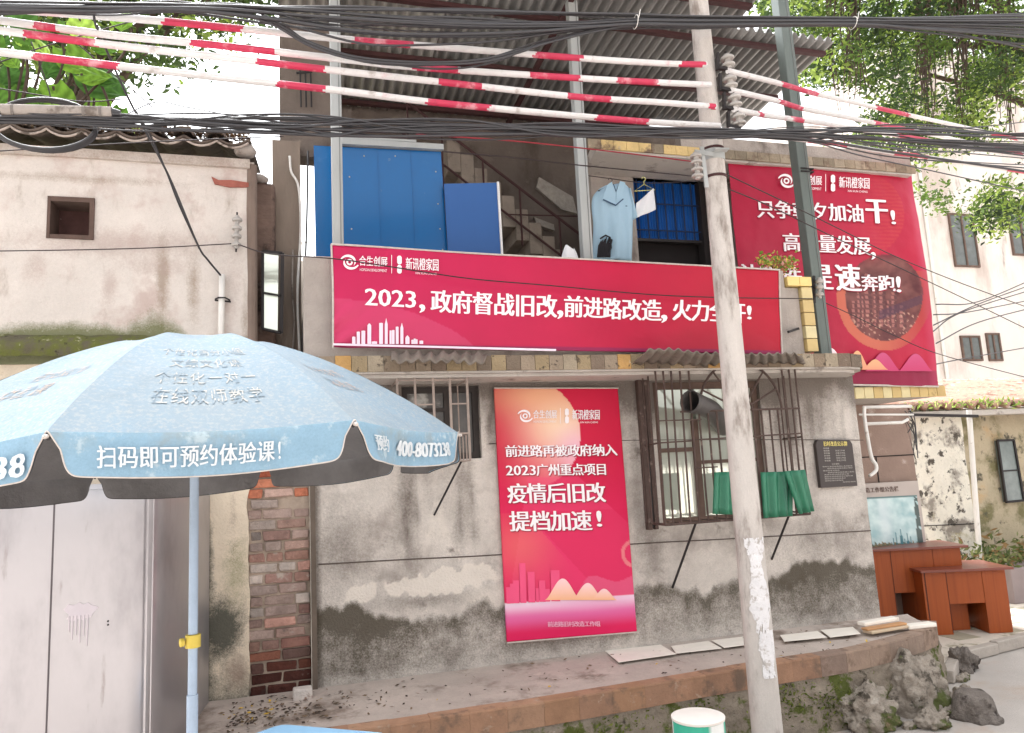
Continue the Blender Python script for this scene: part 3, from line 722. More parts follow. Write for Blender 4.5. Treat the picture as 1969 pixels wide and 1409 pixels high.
def post(px0, px1, y0, y1, m, wd, lab, zt):
    A, B = hit(px0, y0, Y=-.16), hit(px1, y1, Y=-.16); d = (A-B)/(A.z-B.z)
    p0 = B + d*(2.87-B.z); p1 = B + d*(zt-B.z)
    mb = MB().bar(p0, p1, wd, wd*.9); lip = MB()
    o = mb.build('post', m, can, bevel=.006, label=lab)
    q0, q1 = p0 + Vector((wd*.25, -wd*.47, 0)), p1 + Vector((wd*.25, -wd*.47, 0))
    MB().bar(q0, q1, .006, .006).build('seam', M(lab.split()[0]+'_seam', S(120, 122, 120), .6, .1, 9), o)
    MB().obox(p0+Vector((0, 0, .008)), Vector((.08, 0, 0)), Vector((0, .06, 0)), Vector((0, 0, .006))).build('foot_plate', m, o)
post(643, 650, 0, 470, m_galv, .082, 'galvanised post beside the blue cabin', roofz(-.16)-.1)
post(1098, 1128, 0, 490, m_galv, .088, 'galvanised post left of the hanging shirt', roofz(-.16)-.1)
post(1510, 1583, 90, 685, m_dkpost, .118, 'dark green-grey post in front of the square banner', 6.7)
mb = MB(); z = hit(1540, 335, Y=-.16).z; x = hit(1545, 335, Y=-.16).x
mb.box((x-.07, -.225, z), (x+.07, -.10, z+.012)).box((x-.07, -.225, z+.03), (x+.07, -.10, z+.04)); mb.build('tie_wire', m_black, can)

# ================================================================== BANNERS
def sheet_grid(name, mat, parent, q, nu, nv, colf, Y, wr, thick=.004, gain=.80):
    tl, tr, br, bl = q; mb = MB(); cols = []
    def fn(s, t):
        p = (tl*(1-s)+tr*s)*(1-t) + (bl*(1-s)+br*s)*t
        return (p.x, Y + wr(p.x, p.z), p.z)
    mb.grid(nu, nv, fn)
    # photo position of each grid point is only used to look up the printed artwork
    for j in range(nv+1):
        for i in range(nu+1): cols.append(colf(i/nu, j/nv))
    return mb.build(name, mat, parent, colors=[np.array(c)*gain for c in cols], solid=thick, soff=1, smooth=True)

# --- long banner
BY = -.42
qb = px_quad([(638, 472), (1497, 520), (1503, 681), (640, 668)], BY)
def wr1(x, z):
    s = (x-.25)/3.75; t = (3.69-z)/.75
    e = -.020*abs(math.sin(s*9.5+.4))**2*(1-abs(t-.5)) - .012*math.sin(s*9+2)*.5 - .010*abs(fbm(x*1.3, z*2, 5))
    f = blob(s, t, .01, .9, .06, .25); e -= .016*f*math.sin(60*(s*1.6+t*.45))
    return e - .004*math.sin(x*14)*sstep(.75, 1, t)
def art1(s, t):
    c = lerp(CR(214, 26, 92), CR(196, 8, 48), s*1.15); c = c*(1 + .06*fbm(s*6, t*2, 2))
    px, py = 638+860*s, 472+200*t+46*s*(1-t)
    if math.hypot((px-600)/330, (py-770)/195) < 1: c = lerp(c, CR(228, 84, 128), .42)
    if t > .955: c = CR(156, 30, 84)
    return c
b1 = thing('long_banner', 'long low red banner with a white slogan and small skyline across the parapet', 'banner', (2.1, BY, 2.92))
sheet_grid('vinyl_sheet', m_banner, b1, qb, 260, 60, art1, BY, wr1)
def on1(mb, body, x0, y0, x1, y1, sl, heavy=.02, bold=.018):
    q = px_quad(grect(x0, y0, x1, y1, sl), BY); f = quadmap(q, (0, -1, 0), 0)
    def pl(s, t, l=0):
        p = f(s, t, l); return Vector((p.x, p.y + wr1(p.x, p.z) - .004, p.z))
    put_text(mb, body, pl, bold, heavy, gap=.0007)
mb = MB(); sl = .056
on1(mb, '2023', 702, 556, 798, 588, sl, .012, .03); on1(mb, ',', 806, 586, 816, 602, sl, .1, .03)
x = 829
for ch in '政府督战旧改': on1(mb, ch, x, 559+(x-829)*.048, x+37, 601+(x-829)*.048, sl*.8, .035, .016); x += 40.3
on1(mb, ',', 1070, 598, 1080, 614, 0, .1, .03); x = 1083
for ch in '前进路改造': on1(mb, ch, x, 571+(x-1083)*.042, x+35, 611+(x-1083)*.042, sl*.8, .035, .016); x += 37.6
on1(mb, ',', 1270, 606, 1280, 621, 0, .1, .03); x = 1291
for ch in '火力全开': on1(mb, ch, x, 578+(x-1291)*.042, x+34, 617+(x-1291)*.042, sl*.8, .035, .016); x += 35.5
on1(mb, '!', 1436, 588, 1443, 614, 0, .16, .03)
mb.build('slogan', m_text, b1)
mb = MB(); logos(mb, 656, 487, 842, .048, BY, .022); mb.build('sponsor_logo', m_text, b1)
def skyline(Z, sx, sy, scale, bars_, base, Y, lift):
    mb = MB()
    for x0, x1, yt, pk in bars_:
        X0_, X1_, T_, Bb = sx+x0/scale, sx+x1/scale, sy+yt/scale, sy+base/scale
        o = [(X0_, Bb), (X1_, Bb), (X1_, T_+(2 if pk else 0)), ((X0_+X1_)/2+(X1_-X0_)*.25, T_-(0 if not pk else pk*.3)), ((X0_+X1_)/2, T_-(pk or .6)), ((X0_+X1_)/2-(X1_-X0_)*.25, T_-(0 if not pk else pk*.3)), (X0_, T_+(2 if pk else 0))]
        pts = [hit(a, b, Y=Y) for a, b in o]
        mb.add([(p.x, Y-lift, p.z) for p in pts], [tuple(range(7))])
    return mb
bars_ = [(195, 222, 790, 0), (232, 258, 750, 0), (270, 300, 742, 0), (318, 348, 690, 2), (352, 395, 828, 0), (412, 442, 680, 0), (457, 480, 680, 10), (495, 512, 740, 0), (514, 535, 737, 0), (545, 568, 710, 0), (582, 606, 710, 8), (622, 655, 790, 3), (735, 765, 822, 0), (670, 690, 815, 0), (705, 720, 812, 0), (688, 706, 806, 0)]
mb = skyline(0, 630, 460, 4.189, bars_, 848, BY, .026)
q = px_quad([(640, 661), (1067, 672), (1067, 676), (640, 665)], BY); mb.add([(p.x, BY-.026, p.z) for p in q], [(3, 2, 1, 0)])
mb.build('skyline_print', M('pale_pink_print', S(238, 216, 230), .5, .03, 5), b1)
mb = MB()
for pts in (((636, 470), (700, 474), (900, 486), (1100, 498), (1300, 509), (1499, 519)), ((637, 471), (640, 560), (640, 669)), ((1498, 520), (1500, 600), (1505, 682))):
    P_ = [hit(x_, y_, Y=BY) for x_, y_ in pts]; mb.tube(spline([(p.x, BY + wr1(p.x, p.z) - .002, p.z) for p in P_], 6), .0075, 6)
mb.build('hem', m_hem, b1)

# --- tall poster on the wall
PY = -.035
qp = px_quad([(950, 747), (1188, 747), (1225, 1214), (975, 1234)], PY)
def art2(s, t):
    X, Y = s*650, t*1290          # poster units
    c = lerp(CR(210, 4, 60), CR(236, 30, 96), sstep(200, 1000, Y))
    d = math.hypot(X-130, Y-235); 
    if d < 300:
        k = math.exp(-((X-330)/190)**2 - ((Y-190)/190)**2); e = math.exp(-((X-215)/230)**2-((Y-30)/110)**2)
        f = math.exp(-((X-400)/110)**2 - ((Y-330)/120)**2)
        c = lerp(c, CR(248, 110, 128), .6*sstep(0, 240, X)); c = lerp(c, CR(255, 222, 186), .98*k); c = lerp(c, CR(252, 190, 140), .7*e); c = lerp(c, CR(252, 196, 220), .75*f)
    # wide light band falling to the right
    if Y > 470 and (X-430) < (Y-500)*.95 and (X-120) > -10 + (Y-640)*-.2 and Y < 1105:
        c = lerp(c, CR(244, 70, 120), .45)
    if Y > 650 and X < 330 and X < 160+(Y-700)*.75: c = lerp(c, CR(244, 120, 110), .55*math.exp(-((X-90)/150)**2-((Y-820)/150)**2)); 
    if Y > 650 and Y < 1105 and X > 120+(Y-640)*.80: c = lerp(c, CR(222, 10, 76), .35)
    if 56 < math.hypot(X-672, Y-890) < 74: c = lerp(c, CR(246, 150, 150), .7)
    if 380 > math.hypot(X-690, Y-1260) and Y < 1105 and Y > 1010+18*math.sin(X/40.): c = lerp(c, CR(240, 110, 150), .5)
    if Y >= 1100:
        k = (Y-1100)/190
        c = lerp(CR(255, 226, 242), CR(238, 110, 170), sstep(0, .42, k)); c = lerp(c, CR(232, 24, 92), sstep(.35, .85, k))
        c = lerp(c, CR(246, 160, 205), .5*math.exp(-((X-420)/200)**2)*sstep(.5, .1, k))
    return c
b2 = thing('tall_poster', 'tall upright red poster with white lettering fixed on the ground-floor wall', 'poster', (2.05, PY, .68))
sheet_grid('printed_sheet', m_poster, b2, qp, 110, 215, art2, PY, lambda x, z: -.003*fbm(x*2, z*2), .02, .88)
def on2(mb, body, x0, y0, x1, y1, sl=-.012, heavy=.03, bold=.014, lift=.008):
    put_text(mb, body, quadmap(px_quad([(x0, y0), (x1, y0+(x1-x0)*sl), (x1+(y1-y0)*.075, y1+(x1-x0)*sl), (x0+(y1-y0)*.055, y1)], PY), (0, -1, 0), lift), bold, heavy, gap=.0007)
def row2(mb, body, x0, y0, x1, y1, **k):
    n = len(body); w_ = (x1-x0)/n
    for i, ch in enumerate(body): on2(mb, ch, x0+w_*i+w_*.03, y0-.012*w_*i, x0+w_*(i+1)-w_*.04, y1-.012*w_*i, **k)
for nm, mm, dx, lf in (('slogan_shade', m_shade, 1.6, .006), ('slogan', m_text, 0, .0095)):
    mb = MB()
    row2(mb, '前进路再被政府纳入', 970+dx, 857+dx, 1185+dx, 879+dx, lift=lf)
    on2(mb, '2023', 972+dx, 895+dx, 1028+dx, 914+dx, heavy=.012, bold=.03, lift=lf); row2(mb, '广州重点项目', 1030+dx, 893+dx, 1166+dx, 915+dx, lift=lf)
    row2(mb, '疫情后旧改', 974+dx, 931+dx, 1162+dx, 968+dx, lift=lf); row2(mb, '提档加速', 978+dx, 984+dx, 1136+dx, 1022+dx, lift=lf)
    on2(mb, '!', 1146+dx, 982+dx, 1154+dx, 1012+dx, heavy=.12, bold=.03, lift=lf); mb.build(nm, mm, b2)
mb = MB(); row2(mb, '前进路旧村改造工作组', 1052, 1195, 1153, 1205, heavy=.01, bold=0); mb.build('imprint', M('pink_print', S(246, 190, 214), .5, .02, 5), b2)
mb = MB(); logos(mb, 996, 785, 1152, -.003, PY, .008); mb.build('sponsor_logo', m_text, b2)
T2 = lambda x, y: (930+x/2.71, 730+y/2.71)
mb = MB()
for x0, x1, y in ((118, 138, 1080), (138, 155, 1062), (155, 186, 1045), (190, 222, 955), (232, 268, 1000), (272, 288, 1085), (290, 322, 1045), (322, 345, 1090), (352, 398, 992)):
    yb = 1166 - (x0-118)*.055; pts = [hit(*T2(*p), Y=PY) for p in ((x0+(1166-y)*-.03, y), (x1+(1166-y)*-.03, y), (x1, yb), (x0, yb))]
    mb.add([(p.x, PY-.007, p.z) for p in pts], [(3, 2, 1, 0)])
mb.build('skyline_print', M('rose_print', S(238, 84, 128), .5, .03, 5), b2)
def hills(mb, fn, humps, base, Y, lift, cols, c0, c1):
    for x0, x1, top in humps:
        n = 20; up = [(x0+(x1-x0)*i/n, base-(base-top)*math.sin(math.pi*i/n)**1.5) for i in range(n+1)]
        pts = [hit(*fn(*p), Y=Y) for p in up]; bs = [hit(*fn(x, base+2), Y=Y) for x, _ in up]
        mb.add([(p.x, Y-lift, p.z) for p in pts] + [(p.x, Y-lift, p.z) for p in bs], [(i+n+1, i+n+2, i+1, i) for i in range(n)])
        for i, (x, y) in enumerate(up): cols.append(lerp(np.array(c1), np.array(c0), (base-y)/(base-top+1e-6)*.9))
        cols += [np.array(c1)]*(n+1); lift += .0006
mb = MB(); cl_ = []; hills(mb, T2, ((320, 500, 1035), (460, 620, 1058), (560, 690, 1088)), 1145, PY, .0085, cl_, S(255, 214, 220), S(246, 184, 140)); mb.build('hill_print', m_peach, b2, colors=cl_)
MB().tube([hit(950, 746, Y=PY), hit(1189, 746, Y=PY)], .006, 6).build('trim', m_hem, b2); MB().tube([hit(975, 1236, Y=PY), hit(1226, 1215, Y=PY)], .006, 6).build('trim', m_hem, b2)

# --- square banner on the right wing
GY = .36
qg = px_quad([(1400, 303), (1757, 333), (1806, 743), (1440, 735)], GY)
def wr3(x, z):
    s = (x-4.0)/2.45
    return -.012*fbm(x*1.2, z*1.2, 8)*2 - .02*sstep(.80, 1, s)*math.sin(18*s+2.5*z) - .008*math.sin(x*3+z)
def art3(s, t):
    X = 20 + s*(1085+t*150) + t*60; Y = 45 + t*1310 + s*70*(1-t)     # poster units (third zoom)
    c = lerp(CR(186, 26, 64), CR(196, 20, 62), s); c = c*(1 + .05*fbm(s*4, t*4, 6))
    d = math.hypot(X-800, Y-370)
    if d < 250:
        k = sstep(-120, 240, X-800)
        if (int(Y) % 22) < 11: c = lerp(c, CR(214, 70, 66), .45*k)
        else: c = lerp(c, CR(204, 44, 60), .4*k)
    d = math.hypot(X-935, Y-855)
    if d < 250:
        n = fbm(X/90, Y/70, 4); c = lerp(CR(96, 42, 46), CR(150, 92, 84), .4+.6*n)
        for tx_, tw_, ty_ in ((742, 16, 880), (775, 14, 770), (800, 10, 850), (835, 22, 720), (880, 12, 820), (925, 20, 740), (965, 12, 860), (1000, 18, 780), (1060, 24, 900)):
            if abs(X-tx_) < tw_ and ty_ < Y < 1030: c = lerp(CR(176, 112, 104), CR(104, 58, 58), .5+.5*math.copysign(1, X-tx_)) if (int(Y/9) % 3) else CR(120, 70, 68)
        if Y > 940 and noise.noise(Vector((X/16, Y/14, 2))) > .38: c = CR(206, 156, 136)
        if abs((Y-960) + (X-900)*.35) < 26 and X > 900: c = lerp(c, CR(84, 50, 72), .7)
        c = lerp(CR(176, 30, 62), c, sstep(560, 760, Y+ .15*X-60))
    elif d < 305 and Y > 700: c = lerp(CR(214, 112, 88), CR(190, 62, 60), sstep(850, 1200, X))
    if Y > 1275-10*s: c = CR(150, 12, 62)
    c = lerp(c, CR(220, 96, 128), .35*sstep(.94, 1.0, s))
    return c
b3 = thing('square_banner', 'big square red banner with ring picture and slogan on the right wing', 'banner', (5.2, GY, 2.7))
sheet_grid('vinyl_sheet', m_banner, b3, qg, 190, 215, art3, GY, wr3)
T3 = lambda x, y: (1390+x/2.998, 290+y/2.998)
def on3(mb, body, x0, y0, x1, y1, sl=.04, heavy=.03, bold=.014, lift=.006, sk=.09):
    a, b = T3(x0, y0), T3(x1, y1)
    q = [(a[0], a[1]), (b[0], a[1]+(b[0]-a[0])*sl), (b[0]+(b[1]-a[1])*sk, b[1]+(b[0]-a[0])*sl), (a[0]+(b[1]-a[1])*sk, b[1])]
    f = quadmap(px_quad(q, GY), (0, -1, 0), 0)
    def pl(s, t, l=0):
        p = f(s, t, l); return Vector((p.x, p.y + wr3(p.x, p.z) - lift, p.z))
    put_text(mb, body, pl, bold, heavy, gap=.0008)
def row3(mb, body, x0, y0, x1, y1, step, **k):
    w_ = (x1-x0)/len(body)
    for i, ch in enumerate(body): on3(mb, ch, x0+w_*i+w_*.03, y0+step*i, x0+w_*(i+1)-w_*.05, y1+step*i, **k)
for nm, mm, dx, lf in (('slogan_shade', m_shade, 5, .006), ('slogan', m_text, 0, .0105)):
    mb = MB()
    row3(mb, '只争朝夕加油', 190+dx, 285+dx, 805+dx, 385+dx, 5.5, lift=lf); on3(mb, '干', 815+dx, 275+dx, 935+dx, 418+dx, heavy=.06, bold=.03, lift=lf); on3(mb, '!', 960+dx, 345+dx, 980+dx, 425+dx, heavy=.12, bold=.03, lift=lf)
    row3(mb, '高质量发展', 338+dx, 478+dx, 845+dx, 580+dx, 5, lift=lf); on3(mb, ',', 850+dx, 585+dx, 872+dx, 628+dx, heavy=.1, bold=.03, lift=lf)
    row3(mb, '让明珠', 88+dx, 655+dx, 450+dx, 755+dx, 9, lift=lf); on3(mb, '提', 472+dx, 655+dx, 612+dx, 800+dx, heavy=.045, bold=.02, lift=lf); on3(mb, '速', 640+dx, 655+dx, 782+dx, 810+dx, heavy=.045, bold=.02, lift=lf)
    row3(mb, '奔跑', 795+dx, 715+dx, 985+dx, 808+dx, 5, lift=lf); on3(mb, '!', 992+dx, 725+dx, 1015+dx, 815+dx, heavy=.12, bold=.03, lift=lf); mb.build(nm, mm, b3)
mb = MB(); logos(mb, *T3(312, 128), T3(832, 0)[0], .045, GY, .03); mb.build('sponsor_logo', m_text, b3)
mb = MB(); cl_ = []
hills(mb, T3, ((540, 680, 1140),), 1215, GY, .034, cl_, S(250, 232, 236), S(246, 214, 214)); hills(mb, T3, ((690, 830, 1155), (790, 935, 1205)), 1262, GY, .036, cl_, S(232, 176, 130), S(224, 150, 120))
mb.build('hill_print', m_peach, b3, colors=cl_)
mb = MB(); cl_ = []; hills(mb, T3, ((810, 1010, 1165), (1000, 1195, 1172)), 1270, GY, .030, cl_, S(196, 84, 124), S(190, 60, 104)); mb.build('wave_print', m_peach, b3, colors=cl_)
mb = MB()
P_ = [hit(x_, y_, Y=GY) for x_, y_ in ((1400, 303), (1520, 312), (1640, 323), (1757, 333))]; mb.tube(spline([(p.x, GY + wr3(p.x, p.z), p.z) for p in P_], 8), .012, 6)
P_ = [hit(x_, y_, Y=GY) for x_, y_ in ((1600, 739), (1700, 741), (1806, 743))]; mb.tube(spline([(p.x, GY + wr3(p.x, p.z), p.z) for p in P_], 8), .010, 6)
mb.build('hem', m_hem, b3)
#PART2

# ================================================================== LEFT HOUSE
lh = thing('neighbour_house', 'low old house with pinkish mildewed plaster, clay roof tiles and exposed bricks', 'house', (-1.2, 0, 0))
LX = -.30
def stain_left(x, z):
    n = fbm(x, z, 7, 1.6)
    moss = sstep(max(3.09, 3.25 + .2*blob(x, z, -.98, 3.3, .14, 9) - .22*sstep(-.85, -.65, x)), 3.06, z + .05*n)
    drip = max(.9*blob(x, z, -.93, 3.55, .05, .35), .7*blob(x, z, -.72, 3.45, .05, .3), .55*sstep(4.35, 4.5, z), .7*sstep(.14, .02, LX - x)*sstep(3.7, 3.2, z), .6*blob(x, z, -1.5, 4.25, .8, .04))
    pk = max(.7*blob(x, z, -1.25, 3.78, .9, .13), .8*blob(x, z, -1.28, 3.45, .06, .15), .6*blob(x, z, -1.75, 3.6, .1, .2), .5*blob(x, z, -.45, 3.6, .12, .4), .6*blob(x, z, -1.0, 3.62, .3, .1))
    return moss, drip, pk
HX0, HX1, HZ0, HZ1 = -1.675, -1.405, 3.815, 4.085
xs = sorted(set([round(-3.4 + (3.4+LX)*i/104, 4) for i in range(105)] + [HX0, HX1])); zs = sorted(set([round(2.9+1.56*i/60, 4) for i in range(61)] + [HZ0, HZ1]))
mb = MB(); cols = []
for z in zs:
    for x in xs: mb.v.append((x, .012*fbm(x, z, 5, 1.3), z)); cols.append(stain_left(x, z))
for j in range(len(zs)-1):
    for i in range(len(xs)-1):
        xc, zc = (xs[i]+xs[i+1])/2, (zs[j]+zs[j+1])/2
        if HX0 < xc < HX1 and HZ0 < zc < HZ1: continue
        a = j*len(xs)+i; mb.f.append((a, a+1, a+len(xs)+1, a+len(xs))); mb.m.append(0)
mb.build('upper_wall', m_pink, lh, colors=cols, solid=.2, soff=-1)
mb = MB().box((HX0-.010, -.012, HZ0-.02), (HX0+.010, .19, HZ1+.02)).box((HX1-.012, -.012, HZ0-.02), (HX1+.018, .19, HZ1+.02)).box((HX0+.012, -.012, HZ1-.015), (HX1-.012, .19, HZ1+.02)).box((HX0+.012, -.012, HZ0-.02), (HX1-.012, .19, HZ0+.01))
wn = mb.build('window', M('dark_wood_frame', S(92, 74, 66), .8, .25, 10), lh, label='small square hole of a window')
mb = MB().box((HX0, .21, HZ0), (HX1, .23, HZ1)); mb.build('dark_backing', M('brown_black_backing', S(84, 58, 54), .8, .4, 9, stains=((S(150, 140, 136), 12, .66, .72),)), wn)  # plate closing the hole, coloured dark as the shade inside
# side wall, rounded brick corner
m_side = M('sooty_brick_side', S(120, 100, 90), .95, .35, 6, bump=.8, bscale=14, grain=.1, stretch=(1, 1, 2), stains=((S(70, 58, 52), 4, .5, .66), (S(160, 146, 136), 6, .58, .72)))
mb = MB().box((LX-.2, .24, 2.2), (-.155, 1.6, 4.40)); mb.build('side_wall', m_side, lh, bevel=.03)
MB().box((LX-.012, .03, 2.9), (LX+.004, .239, 4.43)).build('corner_face', m_side, lh)
mb = MB(); mb.tube([(LX-.02, .03, 2.9), (LX-.02, .03, 4.44)], .042, 10); mb.build('corner_render', M('worn_corner_render', S(126, 110, 100), .95, .25, 7, bump=.5, stretch=(1, 1, .4)), lh)
mb = MB()
o = [hit(x, y, Y=-.02) for x, y in ((406, 338), (420, 345), (445, 345), (478, 350), (478, 358), (440, 358), (412, 352))]
mb.prism([(p.x, p.z) for p in o], -.012, .02); mb.build('bare_brick_patch', M('bare_brick', S(158, 96, 84), .95, .3, 12, bump=.6), lh)
# mossy string course
mb = MB(); cols = []
mb.grid(120, 6, lambda s, t: (-3.4+(2.62)*s, -.012 - .11*math.sin(min(1, t*1.6)*math.pi/2)*(1-.25*t), 3.10 - .16*t + .012*fbm(s*20, t*3)))
o = mb.build('string_course', M('mossy_string_course', S(96, 90, 74), .95, .25, 9, bump=.8, bscale=25, stains=((S(100, 104, 50), 6, .42, .6), (S(168, 164, 140), 12, .58, .66), (S(56, 50, 44), 10, .58, .66))), lh, smooth=True)
# lower wall behind the parasol: plaster with moss, then bare bricks
def stain_low(x, z):
    n = fbm(x, z, 4, 3)
    m = max(.98*blob(x, z, -.52, 1.02, .16, .24), .5*sstep(.95, .6, z), .9*sstep(-.56, -.62, x)*sstep(2.0, 1.6, z))
    return m, max(.8*blob(x, z, -.42, .72, .1, .14), .4*blob(x, z, -.45, 1.7, .05, .5)), .6*blob(x, z, -.42, 1.4, .12, .3)
mb = MB(); cols = []
mb.grid(60, 100, lambda s, t: (-3.4+(3.4-.34)*s + (.025*fbm(t*9, 2, 1) if s == 1 else 0), .02+.015*fbm(s*9, t*5), 2.94*t))
for j in range(101):
    for i in range(61): cols.append(stain_low(-3.4+3.06*i/60, 2.94*j/100))
mb.build('lower_wall', m_lowplaster, lh, colors=cols, solid=.2, soff=-1)
mb = MB().box((-.36, .055, .3), (.082, .25, 2.95)); 
mb.build('brick_backing', m_mortar, lh, colors=[(0, 0, 0)]*8)
mb = MB(); cols = []; z = .46; rowi = 0
while z < 2.9:
    h = .062; x = -.345 + random.uniform(-.02, .02) - (.1 if rowi % 2 else 0)
    while x < .07:
        w_ = random.choice([.21, .20, .115, .19]); x2 = min(x+w_, .075+random.uniform(-.004, .004)); x1 = max(x, -.345+random.uniform(-.015, .02))
        if x2-x1 > .03 and random.random() > .02:
            j = random.uniform(-.01, .012)
            b0 = len(mb.v); cc = []
            mb.box((x1, .035+j, z), (x2, .1, z+h))
            dark = sstep(.98, .62, z); grey = blob(0, z, 0, 1.62, 1, .24)
            c = random.choice([S(178, 104, 82), S(168, 90, 70), S(192, 118, 88), S(156, 104, 92), S(172, 138, 126)])
            if z > 1.85: c = random.choice([S(192, 108, 74), S(176, 92, 66), S(200, 124, 92), S(196, 160, 146)])
            gm = max(grey, .78*sstep(.70, .9, z)*sstep(1.95, 1.8, z)); c = lerp(np.array(c), np.array(random.choice([S(158, 150, 142), S(140, 132, 126), S(172, 158, 148), S(190, 172, 162)])), gm*random.uniform(.6, 1.0))
            if 1.0 < z < 1.4 and random.random() < .3: c = np.array(random.choice([S(206, 190, 180), S(190, 176, 166)]))
            c = lerp(c, CR(66, 40, 36), dark*.92)*random.uniform(.75, 1.15)
            cols += [tuple(c)]*8
        x += w_+.014
    z += h+.014; rowi += 1
for i, v in enumerate(mb.v): mb.v[i] = (v[0]+random.uniform(-.006, .006), v[1]+random.uniform(-.004, .004), v[2]+random.uniform(-.005, .005))
mb.build('bare_brickwork', m_brick, lh, colors=cols, bevel=.008)
# roof: rows of barrel tiles with a pale mortar lip
mb = MB(); pit = .222; n = 15
def tile_z(x): return .022 - .048*abs(math.sin(math.pi*(x+.11)/pit))**.8
mb.grid(n*12, 8, lambda s, t: (-3.5+(3.5+LX-.02)*s, -.16+1.6*t, 4.535 + .42*t + tile_z(-3.5+(3.5+LX-.02)*s) - .012*((t*8) % 1)))
mb.build('tile_roof', m_rooftile, lh, solid=.018, smooth=True)
mb = MB(); rt = random.Random(4)
for i in range(16):
    x = -.11 - pit*i - .0; 
    if x < -3.4 or x > LX-.05: continue
    j = rt.uniform(-.02, .02)
    mb.grid(10, 7, lambda s, t: (x + j*.3 + (.062+.006*math.sin(i*3+t*5))*math.cos(math.pi*(1-s)), -.185 + j + 1.5*t, 4.555 + .42*t + .044*math.sin(math.pi*s) - .014*((t*7) % 1)))
mb.build('cover_tiles', m_rooftile, lh, solid=.016, smooth=True)
mb = MB(); mb.tube([(x, -.165, 4.517 + tile_z(x)) for x in np.linspace(-3.5, LX-.03, 260)], .008, 6); mb.build('mortar_lip', m_mortarw, lh, smooth=True)
mb = MB().box((-3.4, -.03, 4.40), (LX-.03, .2, 4.468)); mb.build('eave_course', m_pink, lh, colors=[(0, .5, 0)]*8)
mb = MB().lathe([(.07, 0), (.085, .03), (.06, .07), (.0, .08)], (LX-.06, -.05, 4.49), n=14).lathe([(.06, 0), (.07, .03), (.03, .06)], (LX+.03, .25, 4.40), n=12)
mb.build('ridge_cap', m_concrete, lh, smooth=True)
# open casement on the side wall
A = [(505, 483), (543, 487), (541, 640), (505, 632)]
q = px_quad(A, .12); mb = MB()
def fr(q, a, b, w1=.018): mb.bar(q[a], q[b], w1, .03)
for a, b in ((0, 1), (1, 2), (2, 3), (3, 0)): fr(q, a, b, .026 if (a, b) == (1, 2) else .018)
m0, m1 = q[0].lerp(q[3], .54), q[1].lerp(q[2], .54); mb.bar(m0, m1, .014, .03)
wn = mb.build('casement', m_black, lh, label='open black-framed casement on the side of the old house')
mb = MB().slab([q[0].lerp(q[1], .08), q[1].lerp(q[0], .2), m1.lerp(m0, .2), m0.lerp(m1, .08)], (0, .006, 0)).slab([m0.lerp(m1, .08), m1.lerp(m0, .2), q[2].lerp(q[3], .2), q[3].lerp(q[2], .08)], (0, .006, 0))
mb.build('pane', m_glass, wn)
# leaf litter and twigs on the tiles
mb = MB(); cols = []
for i in range(5200):
    x = random.uniform(-3.3, LX-.04); y = random.uniform(-.15, .55)
    z = 4.56 + .42*(y+.16)/1.6 + tile_z(x)*.2 + random.uniform(.0, .06) + .07*sstep(-.1, .25, y)*(.5+.8*abs(noise.noise(Vector((x*3, y*3, 0))))) + (.03 if x > -1.0 else 0)
    r = random.uniform(.010, .026); a = random.uniform(0, 6.28); u = Vector((math.cos(a), math.sin(a), random.uniform(-.5, .5)))*r; v = Vector((-math.sin(a), math.cos(a), random.uniform(-.6, .6)))*r*.45
    p = Vector((x, y, z)); mb.add([p-u, p-v, p+u, p+v], [(0, 1, 2, 3)]); cols += [random.choice([S(98, 80, 64), S(70, 58, 50), S(138, 112, 84), S(160, 138, 110), S(84, 66, 58)])]*4
tag(mb.build('leaf_litter', m_litter, colors=cols, base=(-1.5, 0, 4.5)), 'dry brown leaf litter lying on the old clay roof', 'leaf litter', kind='stuff')

# insulators, pipe and wires on that wall
def spool(mb, c, r, h, axis=(0, 0, 1), n=14):
    p = [(r*.42, -h/2), (r*.45, -h*.22), (r*.92, -h*.20), (r, -h*.12), (r, h*.02), (r*.88, h*.16), (r*.5, h*.30), (r*.42, h/2)]
    mb.lathe(p, c, axis, n)
ins = thing('insulator_stack', 'grey porcelain insulator stack on the pink plaster wall', 'insulator', tuple(hit(455, 485, Y=-.05)))
for k, y in enumerate((420, 436, 452, 468)):
    mb = MB(); spool(mb, hit(456-k*.6, y+2, Y=-.07), .036, .062); mb.build('insulator', m_porc, ins, smooth='angle')
mb = MB().tube([hit(456, 408, Y=-.06), hit(454, 484, Y=-.06)], .007, 6).tube([hit(455, 476, Y=-.06), hit(455, 476, Y=.02)], .008, 6); mb.build('bracket_rod', m_black, ins)
cdt = thing('conduit_pipe', 'white conduit pipe clipped on the pink wall above the parasol', 'pipe', tuple(hit(425, 650, Y=-.03)))
MB().tube([hit(427, 528, Y=-.04), hit(424, 700, Y=-.04)], .022, 12).build('pipe', m_whitepipe, cdt, smooth=True)
mb = MB().tube([hit(414, 575, Y=-.012), hit(420, 572, Y=-.07), hit(433, 572, Y=-.07), hit(442, 577, Y=-.012)], .006, 6).tube([hit(413, 577, Y=-.02), hit(444, 580, Y=-.02)], .007, 6); mb.build('clip', m_black, cdt)

